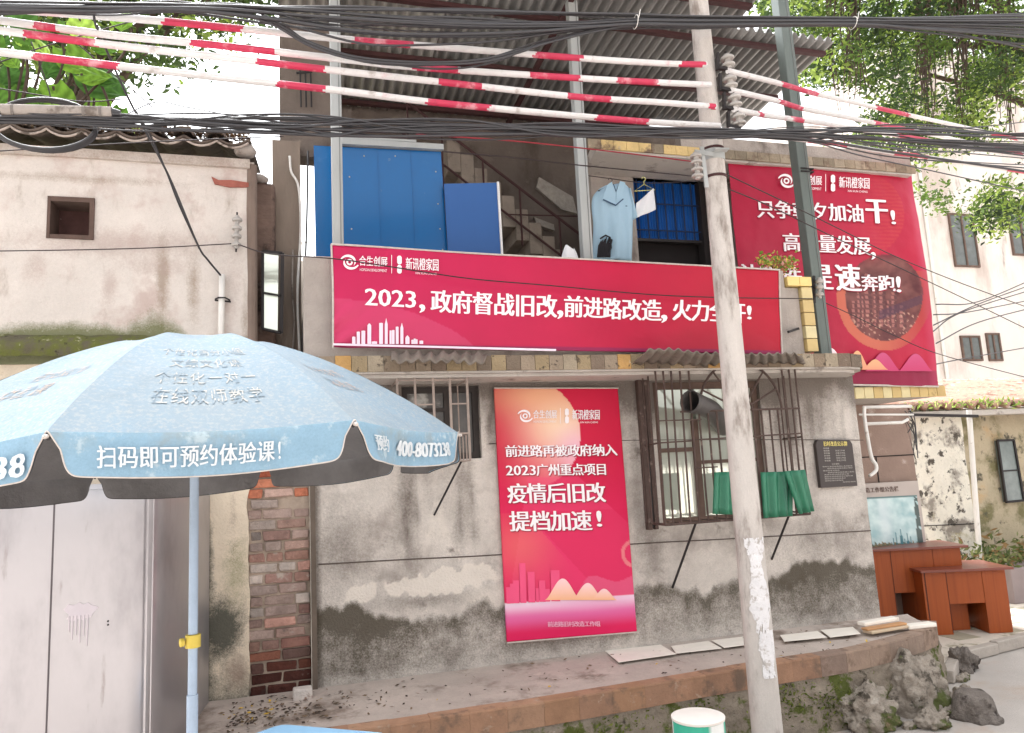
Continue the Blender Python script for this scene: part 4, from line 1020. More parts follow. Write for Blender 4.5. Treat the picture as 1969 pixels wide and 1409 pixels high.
# ================================================================== SILVER CABINET
cab = thing('metal_cabinet', 'tall silver sheet-metal cabinet behind the blue parasol', 'cabinet', (-1.2, -1.0, 0))
c0, c1 = hit(290, 1100, Y=-1.15), hit(404, 1100, Y=-.02)
cx = c0.x
out = [(-2.9, -1.15)] + [(cx-.12, -1.15), (cx-.05, -1.145), (cx-.012, -1.12), (cx+.02, -1.06), (cx+.05, -.95), (c1.x-.005, -.02), (-2.9, -.02)]
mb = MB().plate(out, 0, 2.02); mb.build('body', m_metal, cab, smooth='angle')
sx = hit(100, 1100, Y=-1.15).x
MB().box((sx-.004, -1.153, 0), (sx+.004, -1.148, 2.0)).build('door_seam', M('dark_seam', S(96, 88, 90), .6, .1, 6), cab)
x = hit(283, 1100, Y=-1.15).x
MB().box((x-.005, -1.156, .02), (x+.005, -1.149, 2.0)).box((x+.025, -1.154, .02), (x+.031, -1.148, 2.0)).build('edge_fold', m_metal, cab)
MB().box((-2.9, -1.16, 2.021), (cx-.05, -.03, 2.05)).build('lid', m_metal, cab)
mb = MB(); cc = hit(152, 1176, Y=-1.154)
mb.prism([(cc.x + .072*math.cos(a)*(1+.2*math.sin(3*a+1)+.1*math.sin(7*a)), cc.z + .052*math.sin(a)*(1+.2*math.cos(2*a)+.12*math.sin(9*a))) for a in [2*math.pi*i/40 for i in range(40)]], -1.1535, -1.149)
for dx, l in ((-.045, .07), (-.03, .11), (-.012, .09), (.006, .13), (.024, .10), (.042, .15)):
    mb.tube([(cc.x+dx, -1.1515, cc.z-.02), (cc.x+dx, -1.1515, cc.z-.03-l)], [.006, .003], 6)
mb.build('paint_splash', m_splash, cab)
mb = MB()
for x, y, r in ((208, 1194, .005), (208, 1201, .005)): mb.lathe([(r, 0), (r, .006)], hit(x, y, Y=-1.149), (0, -1, 0), 8)
mb.build('screw_hole', m_black, cab)

# ================================================================== BLUE PARASOL
UX, UY, UR = -.39, -2.55, 1.04
par = thing('blue_parasol', 'big faded pale blue parasol with white lettering on its valance', 'parasol', (UX, UY, 0))
ph0 = math.atan2(-.985, .172); NG = 8; RIMZ, HT = 2.135, .485
def uz(x, y): return -.034*(y-UY) + .028*(x-UX)
def rib(k, r):
    a = ph0 + (k-.5)*2*math.pi/NG; x, y = UX + r*math.cos(a), UY + r*math.sin(a)
    q = r/UR; h = HT*(1 - .10*q - .90*q**1.75)
    if q < .27: h = HT*(1 - .027 - .90*.27**1.75) - .004*(1-q/.27)
    return Vector((x, y, RIMZ + h + uz(x, y)))
def gore(k, s, r, lift=0):
    A, B = rib(k, r), rib(k+1, r); q = r/UR
    p = A.lerp(B, s); sag = .040*math.sin(math.pi*s)*q*(1-.45*q) + .0035*noise.noise(Vector((k*7+s*5, q*3.5, 1)))*min(1, q*3) + .004*math.sin(s*26+k)*sstep(.82, 1, q)*math.exp(-min(s, 1-s)*9)
    a = ph0 + (k-.5+s)*2*math.pi/NG
    return p + Vector((math.cos(a)*lift*.5, math.sin(a)*lift*.5, -sag + lift))
mb = MB(); ml = MB()
for k in range(NG):
    mb.grid(28, 40, lambda s, t: gore(k, s, UR*(.02+.98*t)))
    ml.grid(8, 12, lambda s, t: gore(k, s, UR*(.03+.96*t)) - Vector((0, 0, .012)))
mb.build('canopy', m_canopy, par, smooth='angle'); ml.build('lining', m_lining, par, smooth='angle')
def vdepth(s):
    e = min(s, 1-s); return .122*(1-math.exp(-(max(e-.003, 0)/.019)**1.25))*(.95+.05*math.sin(math.pi*s))
def valp(k, s, d, lift=0):
    A, B = rib(k, UR), rib(k+1, UR); a = ph0 + k*2*math.pi/NG; n = Vector((math.cos(a), math.sin(a), 0))
    e = min(s, 1-s)
    p = A.lerp(B, .5 + (s-.5)*(1-.055*min(1, d/.05))) + n*(.016*math.sin(s*9+k) * d/.1 + .003*noise.noise(Vector((s*11, k*5, d*14)))*d/.05 + .010*math.sin(s*40)*math.exp(-min(s, 1-s)*11)*d/.1 + .012*math.sin(math.pi*s) + lift) - Vector((0, 0, d + .032*math.sin(math.pi*s)*.55))
    return p
ease = lambda s: .5-.5*math.cos(math.pi*s)
VAL = []
for k in range(NG):
    mb = MB(); mb.grid(60, 6, lambda s, t: valp(k, ease(s), vdepth(ease(s))*t)); o = mb.build('valance', m_valance, par, smooth=True)
    VAL.append(o); mb = MB(); mb.grid(60, 6, lambda s, t: valp(k, ease(s), vdepth(ease(s))*t*.985, -.006)); mb.build('valance_lining', m_lining, o, smooth=True)
    mb = MB(); mb.tube([valp(k, ease(s), vdepth(ease(s)), .001) for s in np.linspace(.01, .99, 90)], .0021, 5); mb.build('hem', m_hem if k in (0, 1, 7) else M('dark_hem', S(70, 66, 66), .8, .1, 9), o)
    mb = MB(); a = ph0 + (k-.5)*2*math.pi/NG
    mb.tube([rib(k, UR*q) - Vector((0, 0, .022)) for q in np.linspace(.03, .995, 10)], .006, 6); mb.build('rib', m_black, par)
    MB().lathe([(.003, -.008), (.006, 0), (.006, .012), (.002, .016)], rib(k, UR) - Vector((0, 0, .012)), (math.cos(a), math.sin(a), -.2), 8).build('rib_tip', m_hem, par)
px_, py_ = UX, UY
MB().tube([(UX, UY, 0), (UX, UY, 1.23)], .0205, 16).tube([(UX, UY, 1.2), (UX, UY, RIMZ+HT-.03)], .017, 16).build('pole', m_umbpole, par, smooth='angle')
cl = hit(370, 1232, Y=UY).z
clp = MB().lathe([(.021, -.025), (.028, -.023), (.028, .023), (.021, .025)], (UX, UY, cl), n=20).build('clamp', m_yellow, par, smooth='angle')
MB().lathe([(.008, 0), (.016, .002), (.016, .014), (.007, .017)], (UX-.03, UY-.010, cl), (-.9, -.45, 0), 14).build('knob', m_yellow, clp, smooth='angle')
MB().lathe([(.012, 0), (.014, .02), (.008, .03)], (UX, UY, RIMZ+HT-.045), n=14).build('finial', m_whitepipe, par)
def hub(z): MB().lathe([(.022, -.02), (.035, -.015), (.035, .02), (.022, .025)], (UX, UY, z), n=14).build('hub', m_black, par)
hub(RIMZ+HT-.06); hub(RIMZ+.02)
for k in range(NG):
    mb = MB().tube([(UX, UY, RIMZ+.02), rib(k, UR*.52)-Vector((0, 0, .026))], .005, 5); mb.build('stretcher', m_black, par)
MB().lathe([(.24, 0), (.25, .02), (.22, .09), (.05, .11), (.05, .18), (.03, .19)], (UX, UY, 0.001), n=24).build('base', m_concrete, par, smooth='angle')
# lettering
def val_text(mb, k, body, s0, s1, d0, d1, heavy=.015, sk=0):
    put_text(mb, body, lambda s, t, l=0: valp(k, s0+(s1-s0)*s, d1+(d0-d1)*t, .006+l), .0, heavy)
mb = MB()
for i, ch in enumerate('扫码即可预约体验课'): val_text(mb, 0, ch, .125+i*.066, .125+i*.066+.058, .038, .096, .025)
val_text(mb, 0, '!', .728, .735, .042, .092, .1); mb.build('lettering', m_vtext, VAL[0])
mb = MB(); val_text(mb, NG-1, '400-8073238', .26, .95, .045, .105, .008); mb.build('lettering', m_vtext, VAL[NG-1])
mb = MB()
for i, ch in enumerate('预约'): val_text(mb, 1, ch, .10+i*.06, .155+i*.06, .035, .085, .02)
val_text(mb, 1, '400-8073238', .30, .84, .038, .090, .008); mb.build('lettering', m_vtext, VAL[1])
mb = MB()
def can_text(k, body, r0, r1, s0, s1, hv=.02):
    n = len(body)
    for i, ch in enumerate(body):
        a, b = s0+(s1-s0)*(i+.06)/n, s0+(s1-s0)*(i+.88)/n
        put_text(mb, ch, lambda s, t, l=0: gore(k, a+(b-a)*s, UR*(r1+(r0-r1)*t), .0017+l), 0, 0, gap=.0002)
for bd, r0_, r1_, a_, b_ in (('个性化满分小组', .50, .565, .20, .80), ('文综文化课', .60, .665, .29, .72), ('个性化一对一', .70, .77, .24, .75), ('在线双师教学', .80, .875, .26, .74)): can_text(0, bd, r0_, r1_, a_, b_)
mb.build('faded_lettering', m_dimtext, par)
for k_, a_, b_ in ((NG-1, .3, .75), (1, .25, .7)):
    mb = MB(); can_text(k_, '在线双师', .60, .66, a_, b_, 0); can_text(k_, '体验课', .70, .77, a_, b_-.1, 0); mb.build('orange_lettering', m_otext, par)

# pale blue table corner in the foreground
tb = thing('blue_table', 'pale blue plastic table whose far corner shows at the bottom edge', 'table', (-.03, -1.75, 0))
ct = hit(541, 1391, Z=.74); u, v = Vector((.80, -.60, 0)), Vector((-.80, -.60, 0))
o = []
for a in range(7): t = math.pi/2 - math.pi/2*0 - a*0
o = [ct + u*.05, ct + u*.62, ct + u*.62 + v*.62, ct + v*.62, ct + v*.05, ct+u*.012+v*.012]
MB().plate([(p.x, p.y) for p in o], .715, .74).build('tabletop', m_bluetop, tb, bevel=.008)
for a, b in ((.06, .06), (.56, .06), (.06, .56), (.56, .56)):
    p = ct + u*a + v*b; MB().tube([(p.x, p.y, 0), (p.x, p.y, .714)], .018, 10).build('leg', m_umbpole, tb)

# ================================================================== LEDGE IN FRONT OF THE HOUSE
led = thing('raised_ledge', 'long raised cement ledge edged with brown tiles on a mossy rubble base', 'ledge', (2.4, -.4, 0))
edge = [(-.95, -.95), (-.3, -.955), (.5, -.955), (1.5, -.94), (2.5, -.87), (3.3, -.82), (3.9, -.80), (4.45, -.70), (4.85, -.58), (5.14, -.46), (5.28, -.34), (5.30, -.22)]
E3 = spline([(x, y, 0) for x, y in edge], 5); LZ = .52
ins_ = lambda d: [(p.x, p.y + d) for p in E3]
mb = MB(); nE = len(E3)
def ltop(s, t):
    p = E3[min(int(s*(nE-1)+.5), nE-1)]; y0 = p.y + .105
    yb = -.001 if p.x < 5.0 else -.03
    return (p.x - (.03 if p.x > 5.2 else 0), y0 + (yb - y0)*t, LZ - .004 + .035*t**1.5 + .004*fbm(p.x*4, t*3, 2))
mb.grid(nE-1, 14, ltop); mb.build('top_screed', m_ledge, led, smooth=True)
mb = MB().plate([(p.x, p.y+.012) for p in E3] + [(5.28, -.02), (-.95, -.02)], .05, LZ-.02); mb.build('core', m_base, led)
mb = MB(); cols = []; acc = 0; tl = .245; pts = [Vector((p.x, p.y, 0)) for p in E3]
dist = [0]
for a, b in zip(pts[:-1], pts[1:]): dist.append(dist[-1] + (b-a).length)
def at(d):
    for i in range(len(dist)-1):
        if d <= dist[i+1]: t = (d-dist[i])/max(1e-6, dist[i+1]-dist[i]); return pts[i].lerp(pts[i+1], t)
    return pts[-1]
d = 0
while d + tl < dist[-1]:
    p, q = at(d+.0007), at(d+tl-.0007); dr = (q-p).normalized(); n = Vector((dr.y, -dr.x, 0)); j = random.uniform(-.003, .003)
    c = random.choice([S(156, 120, 96), S(152, 116, 90), S(158, 124, 100), S(148, 114, 92)])
    if d > 4.6: c = random.choice([S(140, 120, 106), S(132, 112, 100), S(146, 124, 108)])
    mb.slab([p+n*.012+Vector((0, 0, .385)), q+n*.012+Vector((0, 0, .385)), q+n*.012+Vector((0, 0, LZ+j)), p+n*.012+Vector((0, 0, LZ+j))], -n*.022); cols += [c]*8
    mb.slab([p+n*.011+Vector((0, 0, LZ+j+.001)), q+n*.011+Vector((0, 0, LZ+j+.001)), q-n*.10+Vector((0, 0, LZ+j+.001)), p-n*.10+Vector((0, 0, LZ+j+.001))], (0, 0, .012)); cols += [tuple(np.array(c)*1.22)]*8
    d += tl
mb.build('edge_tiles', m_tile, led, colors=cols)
mb = MB(); nb = 160
def basef(s, t):
    p = at(s*dist[-1]*.999); k = .02*fbm(s*60, t*5, 3) + .015*fbm(s*150, t*12, 5)
    return (p.x, p.y - .0 + k - .03*(1-t), .386*t)
mb.grid(nb, 16, basef); mb.build('rubble_base', m_base, led, smooth=True)
# loose cream tiles along the wall, planks and rubble
quads = [[(1163, 1252), (1270, 1240), (1300, 1258), (1190, 1274)], [(1290, 1243), (1362, 1233), (1388, 1247), (1300, 1257)], [(1368, 1232), (1435, 1224), (1452, 1238), (1392, 1246)],
         [(1500, 1222), (1572, 1214), (1590, 1226), (1508, 1234)], [(1578, 1212), (1640, 1206), (1655, 1219), (1596, 1226)]]
labs = ['cream floor tile lying on the ledge right of the tall poster', 'cream floor tile on the ledge, second right of the tall poster', 'cream floor tile on the ledge just left of the concrete pole',
        'cream floor tile on the ledge just right of the concrete pole', 'cream floor tile on the ledge beside the stacked planks']
for q, l in zip(quads, labs):
    p = [hit(x, y, Z=.55) for x, y in q]; c = sum(p, Vector())/4
    tag(MB().slab([p[3], p[2], p[1], p[0]], (0, 0, .005)).build('floor_tile', m_cream, base=tuple(c), bevel=.002), l, 'tile', 'cream tiles laid along the ledge')
def plank(px0, px1, z, w_, h, m, lab, name='plank', cat='plank'):
    a, b = hit(*px0, Z=z), hit(*px1, Z=z); d = (b-a).normalized(); n = Vector((-d.y, d.x, 0))
    mb = MB().obox((a+b)/2 + Vector((0, 0, h/2)), (b-a)/2, n*w_/2, Vector((0, 0, h/2))); c = (a+b)/2
    tag(mb.build(name, m, base=tuple(c), bevel=.006), lab, cat, 'loose pieces stacked at the ledge end')
plank((1668, 1218), (1742, 1205), .545, .10, .022, m_brownplank, 'brown timber plank lying lowest in the pile at the ledge end')
plank((1662, 1212), (1738, 1200), .568, .07, .018, m_orange_p := M('orange_brown_plank', S(188, 142, 100), .8, .2, 8), 'orange-brown plank in the middle of the pile at the ledge end')
plank((1656, 1203), (1722, 1192), .587, .08, .03, m_cream, 'whitish block lying topmost on the pile at the ledge end', 'stone_block', 'block')
plank((1742, 1209), (1794, 1203), .535, .09, .032, m_cream, 'whitish block lying flat at the right of the plank pile', 'stone_block', 'block')
c = hit(582, 1345, Z=.53); tag(MB().box((c.x-.065, c.y-.05, .53), (c.x+.065, c.y+.05, .61)).build('brick_rubble', M('chalky_brick', S(214, 204, 196), .95, .25, 12, bump=.6, stains=((S(150, 120, 104), 10, .56, .66),)), base=(c.x, c.y, .53), bevel=.012), 'chalky white brick lying at the foot of the bare brickwork', 'brick')
mb = MB(); cols = []
for i in range(420):
    x = random.uniform(-.5, 5.0) if i < 130 else -.45 + abs(random.gauss(0, .45)); y = random.uniform(-.72, -.08); z = .523 + .035*max(0, (y+.75)/.75)**1.5 + .006
    if x < 1.6 and random.random() < .3: y = random.uniform(-.6, -.3)
    r = random.uniform(.010, .024); a = random.uniform(0, 6.28); u = Vector((math.cos(a)*r, math.sin(a)*r, random.uniform(-.003, .006))); v = Vector((-math.sin(a)*r*.4, math.cos(a)*r*.4, .004)); p = Vector((x, y, z))
    mb.add([p-u, p-v, p+u, p+v], [(0, 1, 2, 3)]); cols += [random.choice([S(92, 78, 64), S(70, 58, 50), S(120, 100, 80)]) if random.random() < .94 else S(214, 176, 66)]*4
tag(mb.build('fallen_leaf', m_litter, colors=cols, base=(2, -.4, .53)), 'small dead leaves scattered over the cement ledge', 'leaves', kind='stuff')
# moss tufts and weeds at the rubble base
mb = MB(); cols = []
for cx_, cw, cz, num in ((1.38*1.9, .22, .26, 260), (1.0, .25, .3, 160), (3.35, .25, .28, 240), (3.75, .2, .18, 260), (4.15, .12, .15, 120), (2.0, .25, .3, 120)):
    for i in range(num):
        x = cx_ + random.gauss(0, cw*.5); z = max(.02, min(.37, cz + random.gauss(0, .07)))
        i2 = min(range(len(E3)), key=lambda k_: abs(E3[k_].x-x)); y = E3[i2].y - .012 - random.uniform(0, .03)
        r = random.uniform(.008, .02); a = Vector((random.uniform(-1, 1), random.uniform(-1, .2), random.uniform(-.3, 1))).normalized()*r; b = Vector((random.uniform(-1, 1), random.uniform(-1, 1), random.uniform(-1, 1))).normalized()*r*.5; p = Vector((x, y, z))
        mb.add([p-a, p-b, p+a, p+b], [(0, 1, 2, 3)]); cols += [random.choice([S(112, 122, 52), S(92, 104, 44), S(134, 142, 70), S(78, 84, 44)])]*4
tag(mb.build('moss_patch', m_leaf, colors=cols, base=(2.5, -.85, .1)), 'green moss and creeping weeds on the rubble base of the ledge', 'moss', kind='stuff')

# rocks at the right foot of the ledge
def rock(c, rx, ry, rz, seed, m, lab, name='rock', cat='rock', rough=.45, grp=None):
    mb = MB(); nu, nv = (72, 44) if rx > .07 else (24, 14)
    def fn(s, t):
        a, b = s*2*math.pi, (t-.5)*math.pi; d = Vector((math.cos(a)*math.cos(b), math.sin(a)*math.cos(b), math.sin(b)))
        k = 1 + rough*noise.fractal(d*1.5 + Vector((seed, 0, 0)), .8, 2.1, 6) + .55*rough*(noise.voronoi(d*2.3+Vector((seed, 1, 2)))[0][1]-noise.voronoi(d*2.3+Vector((seed, 1, 2)))[0][0])
        return (c[0]+d.x*rx*k, c[1]+d.y*ry*k, max(c[2]+d.z*rz*k, -.01))
    mb.grid(nu, nv, fn); tag(mb.build(name, m, base=(c[0], c[1], 0), smooth=True), lab, cat, grp)
G = 'rough rocks at the foot of the ledge'
p = hit(1668, 1392, Z=.02); rock((p.x, p.y, .10), .22, .16, .17, 3, m_rock, 'pale craggy rock in front of the ledge end, nearest the concrete pole', grp=G)
p = hit(1655, 1340, Z=.1); rock((p.x+.05, p.y+.12, .14), .14, .1, .13, 14, m_rock, 'whitish pointed rock leaning on the mossy base behind the craggy rock', grp=G)
p = hit(1768, 1340, Z=.1); rock((p.x-.03, p.y+.02, .16), .25, .2, .28, 9, m_rock, 'tall grey-brown boulder under the rounded ledge end', grp=G, rough=.35)
p = hit(1835, 1280, Z=.05); rock((p.x+.1, p.y, .05), .12, .1, .12, 23, m_lump, 'dark stone half hidden behind the tall boulder', grp=G)
p = hit(1790, 1395, Z=.0); rock((p.x, p.y-.02, .02), .11, .09, .08, 31, m_rock, 'small pale stone at the foot of the tall boulder', grp=G)
rs = random.Random(17)
for i in range(12):
    px, py = rs.choice(((1580, 1395), (1615, 1380), (1640, 1400), (1705, 1400), (1735, 1385), (1760, 1400), (1815, 1370), (1830, 1345), (1845, 1330), (1600, 1405), (1690, 1370), (1850, 1300))); p = hit(px+rs.uniform(-14, 14), py+rs.uniform(-6, 6), Z=.02)
    r_ = rs.uniform(.03, .065); rock((p.x, p.y, r_*.35), r_*rs.uniform(.9, 1.5), r_, r_*.8, 40+i, m_rock, 'one of the small broken stones packed round the boulders', grp='small broken stones round the boulders')
p = hit(1893, 1385, Z=0); mb = MB(); mb.lathe([(.185, 0), (.165, .02), (.152, .05), (.146, .08), (.14, .11), (.132, .14), (.12, .165), (.10, .178), (.06, .185), (.03, .186)], (p.x, p.y+.08, 0), n=60)
for i, v in enumerate(mb.v): n_ = .045*noise.fractal(Vector(v)*7, 1, 2, 4); mb.v[i] = (v[0]+n_, v[1]+n_, v[2]*(1+.6*n_))
tag(mb.build('cement_lump', m_lump, base=(p.x, p.y+.08, 0), smooth=True), 'squat dark cement lump standing on the pale road', 'cement lump')

# painted stool at the bottom
st = thing('round_stool', 'round green and white painted drum with a whitish top by the pole', 'stool', (2.03, -2.0, 0))
mb = MB(); prof = [(.142, .0), (.142, .02), (.142, .30), (.142, .655), (.146, .66)]; N = 40; cols = []
c = hit(1342, 1377, Y=-2.0); cz = c.z
for r, h in ((.132, 0), (.134, .3), (.136, cz-.012)):
    for k in range(N): a = 2*math.pi*k/N; mb.v.append((c.x+r*math.cos(a), -2.0+r*math.sin(a), h)); g = math.degrees(a) % 360; cols.append(S(62, 168, 140) if (g < 265 and g > 170) or (310 < g < 350) or g < 60 else S(226, 226, 222))
for i in range(2):
    for k in range(N): k2 = (k+1) % N; mb.f.append((i*N+k, i*N+k2, (i+1)*N+k2, (i+1)*N+k)); mb.m.append(0)
mb.build('drum', m_stoolg, st, colors=cols)
MB().lathe([(.13, -.012), (.139, -.010), (.140, .002), (.130, .006), (.0, .004)], (c.x, -2.0, cz), n=40).build('top', m_stool, st, smooth='angle')

# ================================================================== CONCRETE POLE
PX, PYY = 2.885, -1.3
pole = thing('utility_pole', 'tall tapered concrete utility pole standing in front of the banners', 'utility pole', (PX, PYY, 0))
mb = MB(); mb.tube([(PX, PYY, z) for z in np.linspace(-.02, 8.5, 40)], list(np.linspace(.100, .050, 40)), 28); mb.build('shaft', m_pole, pole, smooth='angle')
def pr(z): return .100 - .050*(z+.02)/8.52
def pole_patch(mb, zc, h, ac, wa, seed, th=.004):
    n, nz = 34, 80; ve = []; f0 = len(mb.v)
    for j in range(nz+1):
        z = zc - h/2 + h*j/nz
        for i in range(n+1):
            e = wa*(1 + .7*fbm(z*5, seed, 2)); a = R(ac + 8*fbm(z*5, seed, 7)) + R(e)*(i/n-.5); r = pr(z)+th
            mb.v.append((PX + r*math.cos(a), PYY + r*math.sin(a), z))
    for j in range(nz):
        if j in (0, nz-1): continue
        for i in range(n):
            s, t = (i+.5)/n-.5, (j+.5)/nz-.5
            if max(abs(s)*2, abs(t)*2)**2 + .7*fbm(s*6, t*h*16, seed) > .95: continue
            a = f0+j*(n+1)+i; mb.f.append((a, a+1, a+n+2, a+n+1)); mb.m.append(0)
za, zb_ = hit(1455, 985, Y=PYY).z, hit(1470, 1240, Y=PYY).z
# torn paper bills; angle -70 faces the street
mb = MB(); pole_patch(mb, 1.19, .62, -102, 70, 3); mb.build('torn_bill', m_paper, pole, solid=.002, label='long torn white bill pasted on the pole')
mb = MB(); pole_patch(mb, .76, .30, -92, 66, 15); mb.build('torn_bill', m_paper, pole, solid=.002, label='torn white bill pasted low on the pole')
zb1, zb2 = hit(1375, 302, Y=PYY).z, hit(1378, 325, Y=PYY).z
def ring(z, h, t, m, nm): MB().lathe([(pr(z)-.002, -h/2), (pr(z)+t, -h/2), (pr(z)+t, h/2), (pr(z)-.002, h/2)], (PX, PYY, z), n=28).build(nm, m, pole, smooth='angle')
ring(zb1, .075, .006, m_galv, 'clamp_band'); ring(zb1-.16, .02, .005, m_rust, 'wire_band'); ring(zb1+.05, .016, .006, m_rust, 'wire_band')
# lower left insulators on an angle bracket
bx = hit(1347, 300, Y=PYY-.05)
mb = MB().bar((bx.x+.01, PYY-.06, zb1+.04), (bx.x+.02, PYY-.06, zb1-.26), .03, .012).bar((PX-.05, PYY-.08, zb1-.02), (bx.x-.05, PYY-.06, zb1-.0), .03, .012).bar((PX-.06, PYY-.11, zb1), (PX+.04, PYY-.125, zb1), .012, .05)
mb.build('left_bracket', m_galv, pole)
for k in range(2): mb = MB(); spool(mb, (bx.x-.05, PYY-.07, zb1-.035-k*.10), .042, .05); spool(mb, (bx.x-.05, PYY-.07, zb1-.082-k*.10), .042, .05); mb.build('insulator', m_porc, pole, smooth='angle')
# stack of four on the right, leaning with its strap
for k, (x, y) in enumerate(((1381, 124), (1386, 164), (1394, 200), (1402, 236))):
    mb = MB(); c = hit(x, y, Y=PYY-.06); c = c + Vector((.03, -.05, 0)); spool(mb, c + Vector((.015, 0, .026)), .050, .056, (-.08, 0, 1)); spool(mb, c + Vector((.018, 0, -.026)), .050, .056, (-.08, 0, 1)); mb.build('insulator', m_porc, pole, smooth='angle')
    mb = MB(); mb.bar(c + Vector((-.055, .01, -.05)), c + Vector((.02, -.0, -.062)), .022, .03).bar(c + Vector((-.06, .02, -.06)), c + Vector((-.05, .02, .07)), .016, .03).tube([c + Vector((.015, 0, -.075)), c + Vector((.01, 0, .075))], .010, 8)
    mb.build('insulator_strap', m_black, pole)

# ================================================================== RED-AND-WHITE TUBES ON THE WIRES
def striped(pts, reds, lab, Y0=-1.42, Y1=None, r=.0212):
    W = []
    for x, y in pts:
        Y = Y0 if Y1 is None else Y0 + (Y1-Y0)*((x-pts[0][0])/(pts[-1][0]-pts[0][0]))
        W.append((hit(x, y, Y=Y), x))
    KK = 70; P = spline([p for p, _ in W], KK); xs_ = []
    for (a, x0), (b, x1) in zip(W[:-1], W[1:]): xs_ += [x0+(x1-x0)*j/KK for j in range(KK)]
    xs_.append(W[-1][1])
    x0_ph = pts[0][1]
    def mf(i, k):
        x = (xs_[i]+xs_[i+1])/2 + 5*math.sin(k*2*math.pi/10+x0_ph) + 3*math.sin(k*1.7)
        return 1 if any(a <= x <= b for a, b in reds) else 0
    mb = MB(); mb.tube(P, r, 10, mf=mf); o = mb.build('striped_tube', [m_tubew, m_tuber], base=tuple(P[len(P)//2]), smooth='angle')
    tag(o, lab, 'tube', 'red and white striped tubes sheathing the wires')
    return P
striped([(-40, 12), (78, 22), (307, 40), (460, 55), (660, 75), (880, 93), (1094, 110), (1260, 121), (1358, 124)], [(313, 467), (678, 792), (1022, 1115), (1301, 1352)], 'red and white striped tube, topmost of the four left of the concrete pole')
striped([(-40, 33), (0, 39), (204, 66), (409, 86), (660, 114), (801, 129), (1111, 150), (1260, 158), (1366, 163)], [(83, 123), (375, 530), (801, 890), (1014, 1118), (1177, 1268)], 'red and white striped tube, second from top left of the concrete pole')
striped([(-40, 52), (0, 58), (204, 85), (443, 112), (660, 137), (852, 158), (1111, 186), (1260, 196), (1376, 205)], [(65, 191), (497, 627), (849, 932), (1090, 1169), (1366, 1380)], 'red and white striped tube, third from top left of the concrete pole')
striped([(-40, 95), (0, 100), (238, 128), (450, 152), (660, 175), (838, 197), (1111, 223), (1260, 235), (1384, 242)], [(82, 232), (535, 627), (828, 944), (1142, 1247)], 'red and white striped tube, lowest of the four left of the concrete pole')
striped([(1400, 136), (1502, 161), (1564, 179), (1630, 194), (1743, 220), (1849, 243), (1990, 275)], [(1498, 1568), (1681, 1743), (1900, 1950)], 'red and white striped tube, topmost of the four running right of the pole', Y1=1.2)
striped([(1405, 173), (1495, 194), (1542, 208), (1633, 226), (1760, 252), (1990, 300)], [(1495, 1540), (1690, 1760), (1905, 1960)], 'red and white striped tube, second from top running right of the pole', Y1=1.2)
striped([(1411, 210), (1469, 221), (1535, 230), (1597, 239), (1699, 256), (1794, 271), (1990, 305)], [(1460, 1468), (1523, 1545), (1732, 1794)], 'red and white striped tube, third from top running right of the pole', Y1=1.2)
striped([(1404, 250), (1542, 268), (1626, 279), (1717, 294), (1783, 302), (1990, 334)], [(1549, 1626), (1717, 1783), (1930, 1990)], 'red and white striped tube, lowest running right of the pole', Y1=1.2)

# ================================================================== CABLES
def cable(name, pts, r, Y, m, lab, grp=None, Y1=None, n=6, k=8, cat='cable'):
    W = [hit(x, y, Y=Y if Y1 is None else Y + (Y1-Y)*((x-pts[0][0])/(pts[-1][0]-pts[0][0]))) for x, y in pts]
    P = spline(W, k); mb = MB().tube(P, r, n)
    return tag(mb.build(name, m, base=tuple(P[len(P)//2]), smooth=True), lab, cat, grp)
UG, LG = 'cables of the upper bundle', 'cables of the lower bundle'
ulab = 'one of the black cables bundled across the top of the street'
llab = 'one of the black cables bundled across the street below the striped tubes'
up = [
 [(-40, 8), (190, 12), (330, 10), (520, 22), (640, 40), (860, 52), (1100, 52), (1220, 44), (1345, 44), (1640, 42), (1760, 46), (1990, 48)],
 [(-40, 14), (190, 18), (340, 14), (520, 26), (640, 32), (860, 40), (1100, 42), (1220, 36), (1345, 38), (1640, 38), (1760, 42), (1990, 42)],
 [(-40, 2), (190, 6), (340, 8), (520, 14), (640, 18), (860, 20), (1100, 25), (1220, 27), (1345, 31), (1640, 34), (1760, 36), (1990, 36)],
 [(-40, 18), (190, 22), (340, 18), (520, 36), (660, 56), (800, 66), (1000, 62), (1220, 46), (1345, 48), (1640, 46), (1760, 54), (1990, 72)],
 [(-40, 22), (190, 24), (340, 22), (520, 46), (660, 60), (800, 70), (1000, 68), (1220, 50), (1345, 52), (1640, 50), (1780, 62), (1990, 88)],
 [(-40, 10), (190, 14), (420, 20), (520, 40), (600, 86), (700, 112), (830, 120), (940, 112), (1060, 80), (1220, 40), (1345, 42), (1640, 44), (1990, 56)],
 [(-40, 26), (190, 22), (420, 24), (520, 46), (600, 90), (700, 117), (840, 124), (950, 115), (1070, 78), (1220, 48), (1345, 50), (1640, 48), (1990, 62)],
 [(-40, 16), (190, 14), (420, 16), (560, 28), (700, 36), (900, 46), (1100, 46), (1220, 40), (1345, 40), (1640, 40), (1990, 40)],
 [(-40, 24), (190, 20), (420, 12), (560, 14), (700, 14), (900, 24), (1100, 26), (1220, 30), (1345, 33), (1640, 36), (1990, 30)],
 [(-40, 0), (190, 6), (420, 22), (560, 50), (700, 84), (820, 86), (960, 78), (1100, 58), (1220, 44), (1345, 46), (1640, 44), (1800, 58), (1990, 96)],
 [(-40, 20), (240, 20), (420, 10), (640, 24), (900, 44), (1100, 46), (1220, 44), (1345, 45), (1640, 43), (1990, 50)],
 [(-40, 12), (240, 16), (420, 18), (640, 34), (900, 50), (1100, 50), (1220, 47), (1345, 48), (1640, 47), (1990, 66)]]
